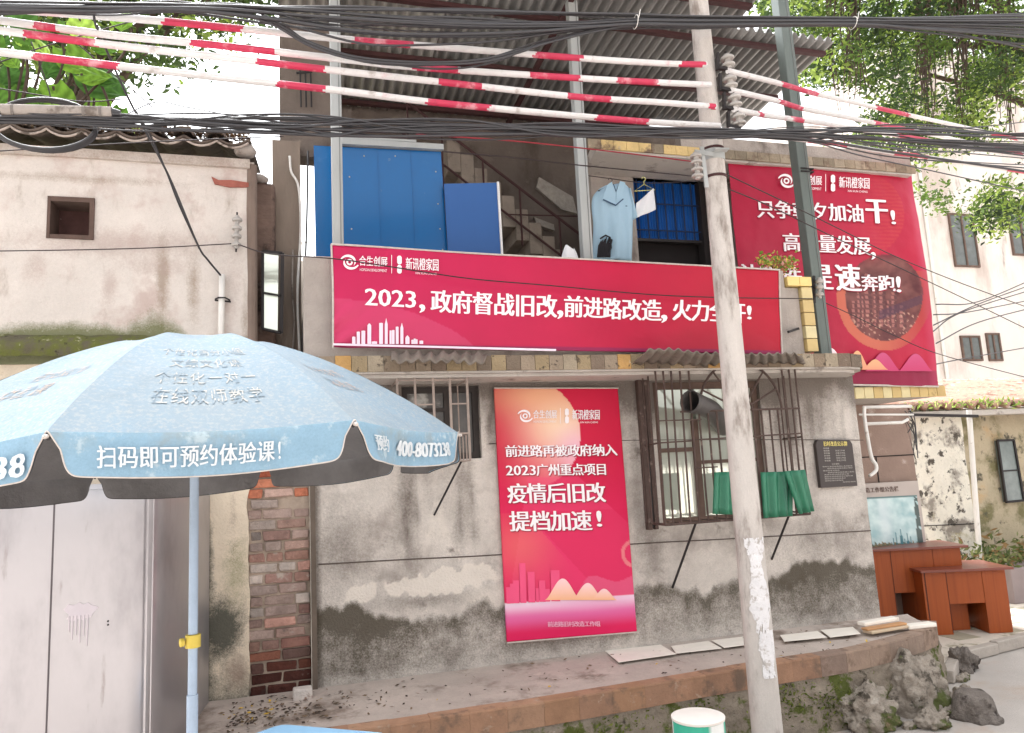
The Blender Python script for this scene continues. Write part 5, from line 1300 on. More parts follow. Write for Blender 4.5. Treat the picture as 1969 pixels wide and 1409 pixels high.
for i, p in enumerate(up): cable('overhead_cable', p, (.0085, .0065, .0075, .010, .007)[i % 5], -1.52 - .012*(i % 4), m_cable, ulab, UG)
lo = [
 [(-40, 218), (215, 224), (400, 228), (560, 228), (720, 236), (900, 246), (1100, 250), (1345, 248), (1540, 252), (1700, 246), (1830, 250), (1990, 262)],
 [(-40, 222), (215, 228), (400, 232), (560, 236), (700, 232), (900, 240), (1100, 256), (1345, 252), (1540, 258), (1700, 252), (1990, 268)],
 [(-40, 226), (215, 231), (400, 240), (560, 246), (720, 252), (900, 256), (1100, 258), (1345, 256), (1540, 262), (1700, 268), (1850, 282), (1990, 288)],
 [(-40, 228), (215, 234), (400, 236), (560, 252), (640, 262), (720, 248), (900, 240), (1100, 246), (1345, 246), (1540, 256), (1700, 276), (1990, 292)],
 [(-40, 220), (215, 222), (320, 230), (480, 226), (640, 228), (800, 240), (960, 250), (1100, 262), (1345, 258), (1540, 262), (1780, 272), (1990, 282)],
 [(-40, 230), (215, 234), (320, 236), (480, 244), (640, 250), (800, 246), (960, 246), (1180, 242), (1345, 250), (1540, 258), (1680, 250), (1990, 258)],
 [(-40, 234), (215, 238), (320, 248), (480, 254), (640, 260), (760, 262), (960, 258), (1180, 254), (1345, 260), (1540, 266), (1700, 290), (1840, 310), (1990, 332)],
 [(-40, 224), (215, 226), (420, 230), (560, 240), (760, 238), (960, 244), (1180, 250), (1345, 254), (1540, 260), (1990, 278)]]
for i, p in enumerate(lo): cable('overhead_cable', p, (.008, .0065, .009, .006)[i % 4], -1.50 - .012*(i % 4), m_cable, llab, LG)
rc = random.Random(21)
def vary(p, a): 
    ph, q = rc.uniform(0, 6.28), rc.uniform(.006, .013)
    return [(x, y + a*math.sin(x*q+ph) + rc.uniform(-2, 2)) for x, y in p]
for i in range(7): cable('overhead_cable', vary(up[(i*5) % 12], 7), rc.choice((.0045, .006, .0075)), -1.49 - .02*(i % 3), m_cable, ulab, UG)
for i in range(11): cable('overhead_cable', vary(lo[i % 8], 9), rc.choice((.004, .005, .0065)), -1.48 - .015*(i % 5), m_cable, llab, LG)
FG2 = 'loose cables fanning out right of the pole'
for i, p in enumerate(([(1400, 258), (1540, 268), (1660, 300), (1800, 330), (1990, 372)], [(1400, 262), (1560, 262), (1700, 282), (1830, 292), (1990, 306)], [(1380, 266), (1540, 262), (1690, 268), (1810, 306), (1990, 318)],
        [(1400, 250), (1560, 258), (1700, 240), (1850, 246), (1990, 232)], [(1410, 256), (1600, 262), (1760, 292), (1880, 290), (1990, 300)])):
    cable('overhead_cable', p, .006, -1.46, m_cable, 'one of the loose black cables fanning out right of the concrete pole', FG2, Y1=.4)
sp = thing('cable_splice', 'long grey-white wrapped cable splice hanging over the clay roof', 'cable splice', tuple(hit(110, 215, Y=-1.52)))
MB().tube([hit(4, 212, Y=-1.52), hit(216, 217, Y=-1.52)], .034, 14).build('sleeve', m_fabric, sp, smooth='angle')
for x in (24, 160, 192): MB().tube([hit(x, 213+x*.02, Y=-1.52), hit(x+5, 213.2+x*.02, Y=-1.52)], .0375, 14).build('band', M('dark_band', S(120, 112, 106), .8, .1, 9), sp)
MB().tube([hit(217, 217, Y=-1.52), hit(232, 218, Y=-1.52)], [.028, .016], 12).build('end_cap', m_cable, sp)
mb = MB(); c = hit(86, 240, Y=-1.46)
pts = [];
for i in range(4*32+1):
    a = 2*math.pi*i/32; k = 1 + .02*math.sin(i*.37); pts.append(c + Vector((.245*k*math.cos(a), .03*math.sin(a*1.01)+.0016*i/4*.3, .155*k*math.sin(a))))
mb.tube(pts, .009, 6)
mb.tube([p + Vector((.004, -.012, .006)) for p in pts[:70]], .008, 6)
tag(mb.build('cable_coil', m_cable, base=tuple(c), smooth=True), 'round coil of spare black cable hung behind the splice', 'cable coil')
cable('drop_cable', [(180, 14), (182, 40), (190, 62), (222, 135), (250, 195), (285, 262), (330, 350), (380, 470), (400, 500), (425, 530)], .0075, -1.48, m_cable, 'black drop cable slanting down to the white conduit pipe', Y1=-.05)
cable('drop_cable', [(262, 214), (290, 262), (322, 335), (345, 395), (383, 478)], .006, -1.3, m_cable, 'thin black cable twisted beside the slanting drop cable', Y1=-.25)
cable('service_wire', [(-40, 483), (160, 480), (300, 476), (452, 468)], .004, -.08, m_thin, 'thin dark wire stretched along the pink wall to the insulator stack', cat='wire')
cable('service_wire', [(458, 470), (520, 488), (640, 497), (740, 511), (900, 535), (1060, 549), (1250, 566), (1400, 572), (1562, 574)], .0045, -.5, m_thin, 'thin dark wire sagging across the long banner', cat='wire')
cable('service_wire', [(1578, 578), (1640, 606), (1720, 645), (1810, 682), (1990, 730)], .004, -.2, m_thin, 'thin wire running from the dark post across the ring picture', Y1=.3, cat='wire')
cable('service_wire', [(800, 258), (1000, 272), (1200, 294), (1345, 312)], .0055, -.6, m_redwire, 'thin red wire in front of the sooty stair wall', cat='wire')
cable('service_wire', [(850, 291), (980, 302), (1120, 318), (1330, 338)], .005, -.6, m_thin, 'thin dark wire just below the red wire', cat='wire')
cable('service_wire', [(1395, 334), (1500, 384), (1610, 438), (1720, 492), (1850, 545), (1990, 596)], .0045, -1.2, m_thin, 'upper of two thin wires crossing the square banner', Y1=.6, cat='wire')
cable('service_wire', [(1398, 362), (1480, 396), (1600, 454), (1720, 510), (1850, 572), (1990, 640)], .0045, -1.2, m_thin, 'lower of two thin wires crossing the square banner', Y1=.6, cat='wire')
BG = 'wires in front of the pale apartment block'
for i, p in enumerate(([(1795, 625), (1880, 585), (1990, 545)], [(1795, 605), (1860, 600), (1990, 575)], [(1790, 640), (1850, 600), (1990, 555)], [(1800, 585), (1880, 580), (1990, 535)], [(1800, 660), (1880, 620), (1990, 590)], [(1800, 700), (1850, 690), (1990, 665)])):
    cable('service_wire', p, .008, 1.5, m_cable, 'one of the dark wires fanning out before the pale apartment block', BG, Y1=3.2, cat='wire')
SG = 'loose thin wires over the old roof'
for p in ([(-30, 130), (90, 88), (290, 30)], [(-30, 165), (60, 180), (160, 195), (240, 190)], [(-30, 292), (160, 280), (300, 272), (545, 262)], [(235, 224), (300, 196), (360, 206), (470, 226), (560, 236)], [(150, 85), (240, 160), (300, 212)], [(60, 80), (90, 160), (100, 200)]):
    cable('service_wire', p, .0035, -1.4, m_thin, 'one of the loose thin wires over the clay roof', SG, cat='wire')
for (x, y), l in (((1222, 42), 'white plastic tie round the upper cable bundle above the hanging shirt'), ((1640, 44), 'white plastic tie round the upper cable bundle in front of the banyan')):
    c = hit(x, y, Y=-1.54); mb = MB(); mb.tube([c + Vector((.004*math.sin(t), .05*math.sin(t), .042*math.cos(t))) for t in np.linspace(0, 2*math.pi, 15)], .003, 5, cap=False)
    mb.tube([c + Vector((0, -.05, .0)), c + Vector((.012, -.06, .055))], .003, 5); tag(mb.build('cable_tie', m_whitepipe, base=tuple(c)), l, 'cable tie')

# insulator bracket on the dark post
bk = thing('post_insulator', 'small insulator pair with iron arm on the dark green-grey post', 'insulator', tuple(hit(1575, 555, Y=-.26)))
for k, y in enumerate((541, 552, 566)): mb = MB(); spool(mb, hit(1576, y, Y=-.30), .036, .07); mb.build('insulator', m_porc, bk, smooth='angle')
MB().bar(hit(1500, 568, Y=-.3), hit(1563, 548, Y=-.26), .03, .012).bar(hit(1565, 530, Y=-.27), hit(1566, 582, Y=-.27), .022, .012).build('arm', m_black, bk)
tag(MB().bar(hit(1516, 638, Y=-.44), hit(1540, 630, Y=-.3), .02, .02).bar(hit(1538, 622, Y=-.3), hit(1540, 640, Y=-.3), .02, .02).build('iron_stub', m_black, base=tuple(hit(1530, 634, Y=-.35))), 'short rusty iron stub beside the yellow tile column', 'iron stub')

# ================================================================== BLUE CABIN BOARDS
bc = thing('blue_cabin', 'large glossy blue sheet-metal screen on the upper storey', 'sheet screen', tuple(hit(730, 500, Y=.42)))
q = px_quad([(603, 279), (848, 291), (863, 520), (608, 530)], .42); MB().slab([q[3], q[2], q[1], q[0]], (0, .03, 0)).build('sheet', m_blue, bc, bevel=.004)
mb = MB()
for x0_, y0_, x1_, y1_ in ((726, 286, 735, 522), (790, 289, 801, 524)): mb.bar(hit(x0_, y0_, Y=.417), hit(x1_, y1_, Y=.417), .006, .006)
mb.build('fold_seam', m_blue, bc)
mb = MB()
for x_, y_ in ((838, 330), (842, 392), (846, 440), (851, 480), (760, 300), (700, 300), (672, 340), (676, 440)): mb.lathe([(.007, 0), (.006, .005), (.002, .006)], hit(x_, y_, Y=.419), (0, -1, 0), 8)
mb.build('rivets', m_galv, bc)
mb = MB().bar(hit(640, 272, Y=.40), hit(852, 284, Y=.40), .05, .05).bar(hit(640, 264, Y=.40), hit(800, 272, Y=.40), .02, .03); mb.build('top_rail', m_galv, bc)
sb = thing('blue_board', 'smaller faded blue board with a white edge leaning beside the blue screen', 'board', tuple(hit(910, 490, Y=.36)))
q = px_quad([(854, 353), (956, 351), (966, 520), (864, 520)], .36); MB().slab([q[3], q[2], q[1], q[0]], (0, .02, 0)).build('panel', m_blue2, sb)
MB().bar(hit(957, 350, Y=.352), hit(967, 520, Y=.352), .018, .028).build('edge_strip', m_white, sb)

# laundry on a line
cable('clothes_line', [(1120, 336), (1180, 344), (1250, 352), (1345, 347)], .004, .12, m_thin, 'thin clothes line holding the blue shirt', cat='line', Y1=.14)
Hg = M('dark_hanger', S(70, 60, 60), .6, .1, 9)
def hanger(px, m, lab, hw, Y, tilt=0):
    c = hit(*px, Y=Y); mb = MB(); hk = [c + Vector((.018*math.cos(t), 0, .03+.018*math.sin(t))) for t in np.linspace(-.4, math.pi, 9)]
    mb.tube(list(reversed(hk)) + [c + Vector((0, 0, .005)), c + Vector((0, 0, -.02))], .0035, 6)
    d = Vector((math.cos(tilt), 0, math.sin(tilt)))
    mb.tube([c + Vector((0, 0, -.02)), c + d*hw + Vector((0, 0, -.08)), c - d*hw + Vector((0, 0, -.08)), c + Vector((0, 0, -.02))], .004, 6)
    tag(mb.build('hanger', m, base=tuple(c), smooth=True), lab, 'hanger'); return c
h1 = hanger((1174, 352), Hg, 'dark wire hanger carrying the pale blue polo shirt', .13, .12)
sh = thing('polo_shirt', 'pale blue short-sleeved polo shirt hanging from the line, black print at the hem', 'shirt', tuple(hit(1180, 500, Y=.12)))
TX = lambda x, y: hit(x, y, Y=.12)
outl = [(1140, 382), (1152, 366), (1166, 356), (1186, 352), (1204, 354), (1211, 366), (1215, 384), (1225, 412), (1224, 424), (1215, 422), (1217, 450), (1216, 500), (1140, 500), (1143, 440), (1138, 400)]
lft = [(1166, 356), (1152, 364), (1140, 380), (1138, 402), (1142, 430), (1142, 465), (1142, 502)]
rgt = [(1200, 352), (1210, 362), (1216, 384), (1216, 408), (1216, 432), (1217, 466), (1216, 502)]
L_ = spline([TX(*p) for p in lft], 5); R_ = spline([TX(*p) for p in rgt], 5); nL = len(L_)
def shp(side):
    def fn(s, t):
        i = t*(nL-1); a = int(min(i, nL-2)); f = i-a; l = L_[a].lerp(L_[a+1], f); r = R_[a].lerp(R_[a+1], f); p = l.lerp(r, s)
        return p + Vector((0, side*(.045*math.sin(math.pi*s)**.7*min(1, t*3+.15)) + .012*math.sin(s*17+t*2)*min(1, t*1.5) + .006*math.sin(s*31-t*5)*t + .008*math.sin(t*9+s*6), 0))
    return fn
mb = MB().grid(24, 30, shp(-1)).grid(24, 30, shp(1)); mb.build('body', m_shirt, sh, solid=.003, smooth=True)
mb = MB(); a, b = TX(1210, 364), TX(1221, 420); c_, d_ = TX(1214, 425), TX(1228, 418)
mb.grid(10, 8, lambda s, t: (TX(1208, 362)*(1-t) + TX(1215, 424)*t)*(1-s) + (TX(1212, 366)*(1-t)+TX(1227, 418)*t)*s + Vector((0, -.03*math.sin(math.pi*s), 0)))
mb.build('sleeve', m_shirt, sh, solid=.004, smooth=True)
mb = MB(); F = Vector((0, -.052, 0))
for q in ([(1163, 360), (1172, 353), (1178, 372), (1180, 397), (1153, 390)], [(1188, 352), (1198, 355), (1191, 388), (1180, 397), (1181, 372)]):
    mb.add([TX(*p)+F for p in q] + [TX(*p)+F+Vector((0, .006, 0)) for p in q], [tuple(range(5)), tuple(reversed(range(5, 10)))] + [(i, i+5, (i+1) % 5+5, (i+1) % 5) for i in range(5)])
mb.build('collar', m_shirt, sh)
mb = MB(); mb.tube([TX(1155, 388)+F*1.12, TX(1179, 399)+F*1.12, TX(1193, 387)+F*1.12], .006, 6).tube([TX(1176, 357)+F*.8, TX(1180, 372)+F, TX(1186, 360)+F*.8], .004, 6).tube([TX(1198, 400)+F*1.05, TX(1201, 400)+F*1.05], .004, 6); mb.build('collar_trim', m_collar, sh)
mb = MB()
for i in range(9):
    a = R(100+i*14); c = TX(1142, 512); r0_, r1_ = .06+.05*random.random(), .22+.05*random.random()
    x0 = 1146 + i*2.6; P_ = [TX(x0, 497) , TX(x0+2, 480-random.random()*6), TX(x0+5+random.random()*4, 460-i*.3+abs(i-4)*1.5)]
    mb.tube([p + Vector((0, -.048, 0)) for p in P_], [.013, .011, .004], 5)
mb.tube([TX(1150, 462)+Vector((0, -.05, 0)), TX(1160, 456)+Vector((0, -.054, 0)), TX(1168, 460)+Vector((0, -.056, 0)), TX(1170, 480)+Vector((0, -.058, 0)), TX(1164, 494)+Vector((0, -.056, 0))], .008, 6)
mb.build('shirt_print', m_print, sh)
hanger((1238, 350), m_hanger, 'yellow hanger beside the blue polo shirt', .105, .12, .12)
mb = MB(); q = [TX(1222, 392), TX(1256, 362), TX(1258, 405), TX(1222, 420)]
mb.grid(12, 12, lambda s, t: (q[0]*(1-s)+q[1]*s)*(1-t) + (q[3]*(1-s)+q[2]*s)*t + Vector((0, -.02+.012*math.sin(s*8+t*3), 0)))
tag(mb.build('white_cloth', m_cloth, base=tuple(q[3]), solid=.003, smooth=True), 'small white cloth hanging from the yellow hanger', 'cloth')
# white bag on the parapet, flowers at its end
mb = MB(); p0 = hit(1097, 492, Y=-.3)
mb.grid(20, 12, lambda s, t: (p0.x + .075*math.cos(2*math.pi*s)*(1-.55*t**2)*(1+.15*math.sin(5*s*6.28)), -.3 + .045*math.sin(2*math.pi*s)*(1-.5*t), 3.621 + .155*t - .02*math.sin(s*9)*t))
tag(mb.build('plastic_bag', m_cloth, base=(p0.x, -.3, 3.621), smooth=True), 'crumpled white plastic bag standing on the parapet', 'bag')
fp = thing('flower_pot', 'small pot of green leaves and pink and yellow flowers on the parapet end', 'flower pot', (4.16, -.27, 3.62))
fx = hit(1490, 520, Y=-.27).x
MB().lathe([(.05, 0), (.07, .08), (.075, .09), (.062, .092)], (fx+.05, -.27, 3.622), n=16).build('pot', m_ytile_ := M('clay_pot', S(170, 110, 84), .8, .15, 9), fp, smooth='angle')
mb = MB(); cols = []
for i in range(260):
    x = hit(random.uniform(1455, 1525), 515, Y=-.3).x; z = 3.70 + random.gauss(0, .035) - .18*max(0, x-fx-.08); y = -.33 + random.gauss(0, .04)
    r = random.uniform(.012, .026); a = Vector((random.uniform(-1, 1), random.uniform(-1, 1), random.uniform(-.6, .8))).normalized()*r; b = a.cross(Vector((random.random(), random.random(), random.random()))).normalized()*r*.5; p = Vector((x, y, z))
    mb.add([p-a, p-b, p+a, p+b], [(0, 1, 2, 3)]); cols += [random.choice([S(120, 150, 60), S(150, 172, 80), S(96, 124, 50), S(232, 170, 160), S(236, 210, 110), S(170, 190, 90)])]*4
mb.build('foliage', m_leaf, fp, colors=cols)

# ================================================================== THINGS ON THE WINDOW CAGE AND WALL
GG = 'green corrugated plastic sheets on the window cage'
def gsheet(q, n, lab, Y=-.47):
    q = px_quad(q, Y); mb = MB(); corrugated(mb, q, n, .021, 6, Vector((0, -1, 0)))
    tag(mb.build('plastic_sheet', m_green, base=tuple(q[3]), solid=.004, smooth=True), lab, 'plastic sheet', GG)
gsheet([(1373, 908), (1432, 906), (1436, 990), (1370, 988)], 3, 'green corrugated plastic sheet on the cage left of the concrete pole')
gsheet([(1462, 908), (1524, 906), (1524, 992), (1468, 996)], 3, 'green corrugated plastic sheet on the cage just right of the concrete pole', -.45)
gsheet([(1507, 906), (1548, 903), (1566, 983), (1536, 988)], 2, 'tilted bright green plastic sheet at the right end of the window cage', -.50)
pq = thing('wall_plaque', 'black engraved plaque with rounded top on the plaster wall by the right corner', 'plaque', (4.72, -.03, 1.7))
q = px_quad([(1568, 845), (1638, 845), (1649, 934), (1579, 938)], -.045); o = []
tl, tr, br, bl = q
pts = [bl, br, tr + (br-tr)*.10, tr + (br-tr)*.03 + (tl-tr)*.04, tr + (tl-tr)*.10, tl + (tr-tl)*.10, tl + (bl-tl)*.03 + (tr-tl)*.04, tl + (bl-tl)*.10]
mb = MB().prism([(p.x, p.z) for p in pts], -.045, -.006); mb.build('slab', m_plaque, pq, bevel=.003)
f = quadmap(q, (0, -1, 0), .0005)
mb = MB()
for i, ch in enumerate('旧村改造公示牌'): put_text(mb, ch, lambda s, t, l=0: f(.2+i*.094+.08*s, .86+.10*t, .0015+l), 0, .03)
mb.build('title', m_ytext, pq)
mb = MB()
for r_ in range(6):
    for c0_, c1_ in ((.18, .34), (.50, .76)):
        if r_ == 0 and c0_ > .4: continue
        put_text(mb, '前进路' if c0_ < .4 else '改造工作组', lambda s, t, l=0: f(c0_+(c1_-c0_)*s, .80-r_*.052+.034*t, .0015+l), 0, 0)
put_text(mb, '公示说明', lambda s, t, l=0: f(.36+.2*s, .465+.036*t, .0015+l), 0, 0)
for r_, (a, b) in enumerate(((.10, .92), (.22, .92), (.1, .55), (.22, .95), (.12, .8), (.12, .9), (.12, .7), (.12, .62), (.6, .95))):
    put_text(mb, '政府征收旧房改造公告栏前进路' [:max(4, int((b-a)*16))], lambda s, t, l=0: f(a+(b-a)*s, .42-r_*.042+.026*t, .0015+l), 0, 0)
mb.build('inscription', m_plqtext, pq)
tag(MB().tube(spline([hit(1238, 742, Y=-.03), hit(1241, 830, Y=-.03), hit(1238, 848, Y=-.03), hit(1250, 900, Y=-.03), hit(1256, 1015, Y=-.03)], 5), .009, 6).build('wall_cable', m_cable, base=tuple(hit(1250, 1015, Y=-.03)), smooth=True), 'black cable running down the wall left of the large window cage', 'cable')

# ================================================================== NOTICE BOARD AND DESKS
nb_ = thing('notice_board', 'beige standing notice board with a skyline picture behind the desks', 'notice board', (6.25, 1.0, .1))
q = px_quad([(1655, 930), (1765, 924), (1784, 1062), (1672, 1065)], 1.22); MB().slab([q[3], q[2], q[1], q[0]], (0, .05, 0)).build('frame', m_noticegrey, nb_, bevel=.006)
for s in (.06, .94):
    p = q[3].lerp(q[2], s); MB().bar((p.x, 1.245, .1), (p.x, 1.245, p.z-.002), .05, .05).build('leg', m_noticegrey, nb_)
f = quadmap(q, (0, -1, 0), .001)
def artn(s, t):
    n = fbm(s*5, t*5, 3); c = lerp(CR(150, 186, 190), CR(206, 226, 224), .5+.8*n)
    c = lerp(c, CR(214, 226, 228), .7*blob(s, t, .3, .3, .12, .6))
    if t > .86+.06*fbm(s*22, 1): c = CR(140, 120, 90) if fbm(s*40, t*30) > 0 else CR(86, 104, 84)
    for x, h, w_ in ((.48, .28, .018), (.58, .34, .022), (.42, .18, .016), (.70, .26, .03), (.76, .2, .02), (.64, .16, .02)):
        if abs(s-x) < w_*(1 if t > 1-h+.08 else .4) and t > 1-h-.05: c = CR(64, 120, 130)
    if s > .93-.05*t and fbm(s*9, t*9, 4) > -.25: c = CR(58, 78, 76)
    if t < .03: c = CR(90, 120, 120)
    return c
mb = MB(); cols = []
mb.grid(50, 50, lambda s, t: f(.06+.88*s, .80-.76*t, .004))
for j in range(51):
    for i in range(51): cols.append(artn(i/50, j/50))
mb.build('picture', m_noticepic, nb_, colors=cols, solid=.002, soff=1)
mb = MB()
for i, ch in enumerate('改造工作组公告栏'): put_text(mb, ch, lambda s, t, l=0: f(-.02+i*.083+.072*s, .865+.072*t, .002+l), 0, .04)
mb.build('heading', m_brtext, nb_)

pw_ = lambda w_: w_*.29
def desk(c, yaw, wd, dp, ht, lab, knee=True, panel=True):
    """c: floor centre; front towards local -y"""
    t = thing('office_desk', lab, 'desk', c, 'reddish-brown office desks standing outside'); t.rotation_euler = (0, 0, yaw)
    org = Vector(c); LOC[t.name] = Vector((0, 0, 0))
    x0, x1, y0, y1 = -wd/2, wd/2, -dp/2, dp/2
    MB().box((x0+.022, y0+.001, .02), (x0+.034, y0+.0035, ht-.03)).box((x0+pw_(wd)-.006, y0+.001, .02), (x0+pw_(wd), y0+.0035, ht-.03)).build('edge_band', M('dark_edge_band', S(84, 38, 24), .5, .2, 9), t)
    MB().box((x0-.03, y0-.05, ht-.025), (x1+.05, y1+.03, ht)).build('desktop', m_desktop, t, bevel=.003)
    pw = wd*.29
    MB().box((x0, y0, 0), (x0+.02, y1, ht-.026)).build('side_panel', m_desk, t, bevel=.002)
    MB().box((x1-.02, y0+.03, 0), (x1, y1, ht-.026)).build('side_panel', m_desk, t, bevel=.002)
    MB().box((x0+.021, y0+.004, 0.0), (x0+pw, y1-.02, ht-.0265)).build('pedestal', m_desk, t, bevel=.002)
    MB().box((x1-pw*1.0, y0+.006, 0.0), (x1-.0205, y1-.03, ht-.0265)).build('pedestal', m_desk, t, bevel=.002)
    MB().box((x0+pw+.001, y0+.010, ht*.46), (x1-pw*1.0-.001, y0+.03, ht-.0265)).build('drawer_front', m_desk, t, bevel=.002)
    MB().box((x0+pw+.001, y1-.045, .08), (x1-pw-.001, y1-.03, ht-.0265)).build('back_panel', m_desk, t)
    return t
fl, frr = hit(1787, 1222, Z=.104), hit(1952, 1216, Z=.104)
dv = (frr-fl); wd = dv.length; yaw = math.atan2(dv.y, dv.x); dn = Vector((-math.sin(yaw), math.cos(yaw), 0))
dep = .56
desk(tuple((fl+frr)/2 + dn*dep/2), yaw, wd, dep, .66, 'reddish-brown wooden desk in front, open knee hole facing the road')
Z2 = .98; f2, g2 = hit(1862, 1048, Z=Z2), hit(1640, 1058, Z=Z2)
dv2 = f2-g2; y2 = math.atan2(dv2.y, dv2.x); n2 = Vector((-math.sin(y2), math.cos(y2), 0)); w2 = 1.05; dd = dv2.normalized(); c2 = f2 - dd*(w2/2+.05) + n2*.30
desk((c2.x, c2.y, .104), y2, w2, .5, .876, 'dark reddish-brown desk behind, pushed against the notice board')

# ================================================================== OLD WALLS ON THE RIGHT
ow = thing('flaking_wall', 'old whitewashed wall with dark flaking patches behind the notice board', 'wall', (8, 2.2, 0))
a, b = hit(1745, 800, Y=2.3), hit(1848, 810, Y=2.3)
mb = MB(); mb.grid(40, 60, lambda s, t: (a.x-.1+(b.x-a.x+.1)*s, 2.3+.02*fbm(s*5, t*5, 3), 2.62*t + (0.05*fbm(s*7, 1, 2) if t == 1 else 0))); mb.build('wall_face', m_whitewash, ow, solid=.25, soff=-1)
z = hit(1800, 1012, Y=2.28).z; MB().tube([(a.x, 2.285, z+.02), (b.x, 2.285, z-.01)], .006, 5).build('crack', m_dark, ow)
yh = thing('mildewed_house', 'low yellowish mildewed house with a narrow dark window at the right edge', 'house', (9.4, 2.4, 0))
MB().grid(40, 40, lambda s, t: (b.x+.02+4.5*s, 2.45+.02*fbm(s*9, t*5, 8), 2.55*t)).build('wall_face', m_yellowwall, yh, solid=.25, soff=-1)
q = px_quad([(1917, 847), (1948, 846), (1968, 962), (1934, 965)], 2.40); MB().slab([q[3], q[2], q[1], q[0]], (0, .045, 0)).build('window', m_greyglass, yh, label='narrow dark window')
mb = MB()
for i, j in ((0, 1), (1, 2), (2, 3), (3, 0)): mb.bar(q[i]+Vector((0, -.004, 0)), q[j]+Vector((0, -.004, 0)), .03, .03)
mb.bar(q[0].lerp(q[3], .5)+Vector((0, -.003, 0)), q[1].lerp(q[2], .5)+Vector((0, -.003, 0)), .02, .02); mb.build('window_frame', m_black, yh)
ev = hit(1870, 770, Y=2.2); zt_ = hit(1870, 785, Y=2.2).z
mb = MB(); mb.grid(160, 10, lambda s, t: (a.x-.3+5.2*s, 2.05+2.6*t, zt_+.02+.62*t+.045*math.sin(s*5.2*2*math.pi/.2)-.02*((t*10) % 1)))
mb.build('tile_roof', m_redtile, yh, solid=.02, smooth=True)
MB().box((a.x-.25, 2.08, zt_-.10), (a.x+5, 2.3, zt_-.03)).build('eave_board', m_soffit, yh)
mb = MB(); cols = []
for i in range(300):
    x = random.uniform(a.x-.2, a.x+1.7); y = random.uniform(1.95, 2.3); z = zt_ + random.uniform(-.02, .10)
    r = random.uniform(.03, .085)*(1.3 if x > a.x+1.0 else 1); d = Vector((random.uniform(-.8, .8), random.uniform(-.8, .3), random.uniform(-.2, 1))).normalized()*r; e = d.cross(Vector((0, 1, .3))).normalized()*r*.16; p = Vector((x, y, z)); mb.add([p-e*.4, p+d*.5-e, p+d, p+d*.5+e], [(0, 1, 2, 3)]); cols += [random.choice([S(132, 160, 70), S(160, 184, 92), S(104, 132, 56), S(190, 204, 120)])]*4
tag(mb.build('roof_weeds', m_leaf, colors=cols, base=(a.x+.8, 2.1, zt_)), 'bright green weeds growing along the eave of the low house', 'weeds', kind='stuff')
wp = thing('white_pole', 'slim white pole with a dark crossbar before the low house', 'pole', (8.4, 1.9, .1))
MB().tube([hit(1863, 788, Y=1.9), hit(1884, 1075, Y=1.9)], .032, 10).build('shaft', m_whitepipe, wp, smooth='angle')
MB().bar(hit(1738, 797, Y=1.85), hit(1880, 800, Y=1.85), .035, .03).build('crossbar', m_black, wp)
mb = MB(); rr = random.Random(5)
for i in range(7):
    c = hit(1745, 800, Y=1.3); mb.tube(spline([c + Vector((rr.uniform(-.12, .05), rr.uniform(-.1, .1), rr.uniform(-.06, .06))), c + Vector((rr.uniform(-.05, .1), 0, rr.uniform(-.12, .05))), c + Vector((rr.uniform(-.03, .08), 0, rr.uniform(-.5, -.15)))], 6), .006, 5)
tag(mb.build('wire_tangle', m_cable, base=tuple(hit(1745, 800, Y=1.3))), 'tangle of dark wires at the corner under the yellow tile edge', 'wires')
pl = thing('planter', 'grey planter with low shrubs at the right edge behind the desk', 'planter', (9.6, 1.7, .1))
p = hit(1905, 1130, Y=1.75); MB().box((p.x+.12, 1.55, .1), (p.x+2.2, 1.95, .1+.42)).build('trough', m_planter, pl, bevel=.01)
mb = MB(); cols = []
for i in range(900):
    x = p.x + random.uniform(-.25, 2); y = random.uniform(1.55, 2.2); z = .5 + abs(random.gauss(0, .14)); r = random.uniform(.03, .07)
    d = Vector((random.uniform(-1, 1), random.uniform(-1, .6), random.uniform(-.4, 1))).normalized()*r; e = d.cross(Vector((random.random(), 1, random.random()))).normalized()*r*.35; pp = Vector((x, y, z)); mb.add([pp-d, pp-e, pp+d, pp+e], [(0, 1, 2, 3)]); cols += [random.choice([S(110, 124, 70), S(84, 96, 56), S(140, 146, 96), S(160, 130, 90)])]*4
mb.build('shrubs', m_leaf, pl, colors=cols)

# ================================================================== FAR BUILDINGS
fb = thing('apartment_block', 'pale sunlit apartment block behind the low tiled house', 'building', (22, 13, 0))
FY = 12.0; A = hit(1772, 600, Y=FY); 
MB().box((A.x, FY, 0), (A.x+14, FY+9, 15)).build('wall', m_farwall, fb)
for q, l in (([(1828, 425), (1878, 412), (1888, 500), (1838, 512)], 'upper'), ([(1898, 645), (1926, 640), (1932, 690), (1904, 694)], 'lower'), ([(1848, 650), (1890, 645), (1896, 690), (1854, 694)], 'low left'), ([(1940, 400), (1985, 388), (1995, 478), (1950, 490)], 'far')):
    P_ = px_quad(q, FY-.06); x0_, x1_ = min(p.x for p in P_), max(p.x for p in P_); z0_, z1_ = min(p.z for p in P_), max(p.z for p in P_); x1_ -= (x1_-x0_)*.12
    mb = MB()
    for u in (x0_, (x0_+x1_)/2-.03, x1_-.06): mb.box((u, FY-.06, z0_), (u+.06, FY-.003, z1_))
    mb.box((x0_+.06, FY-.059, z1_-.06), (x1_-.06, FY-.003, z1_)).box((x0_+.06, FY-.059, z0_), (x1_-.06, FY-.003, z0_+.06))
    o = mb.build('window', m_frame, fb); MB().box((x0_+.06, FY-.03, z0_+.06), (x1_-.06, FY-.003, z1_-.06)).build('pane', m_farglass, o)
MB().tube([(A.x+.6, FY-.05, 0), (A.x+.6, FY-.05, 15)], .05, 8).build('downpipe', m_whitepipe, fb)
gb = thing('distant_house', 'bright pale house seen through the narrow gap between the two houses', 'building', (-1, 7, 0))
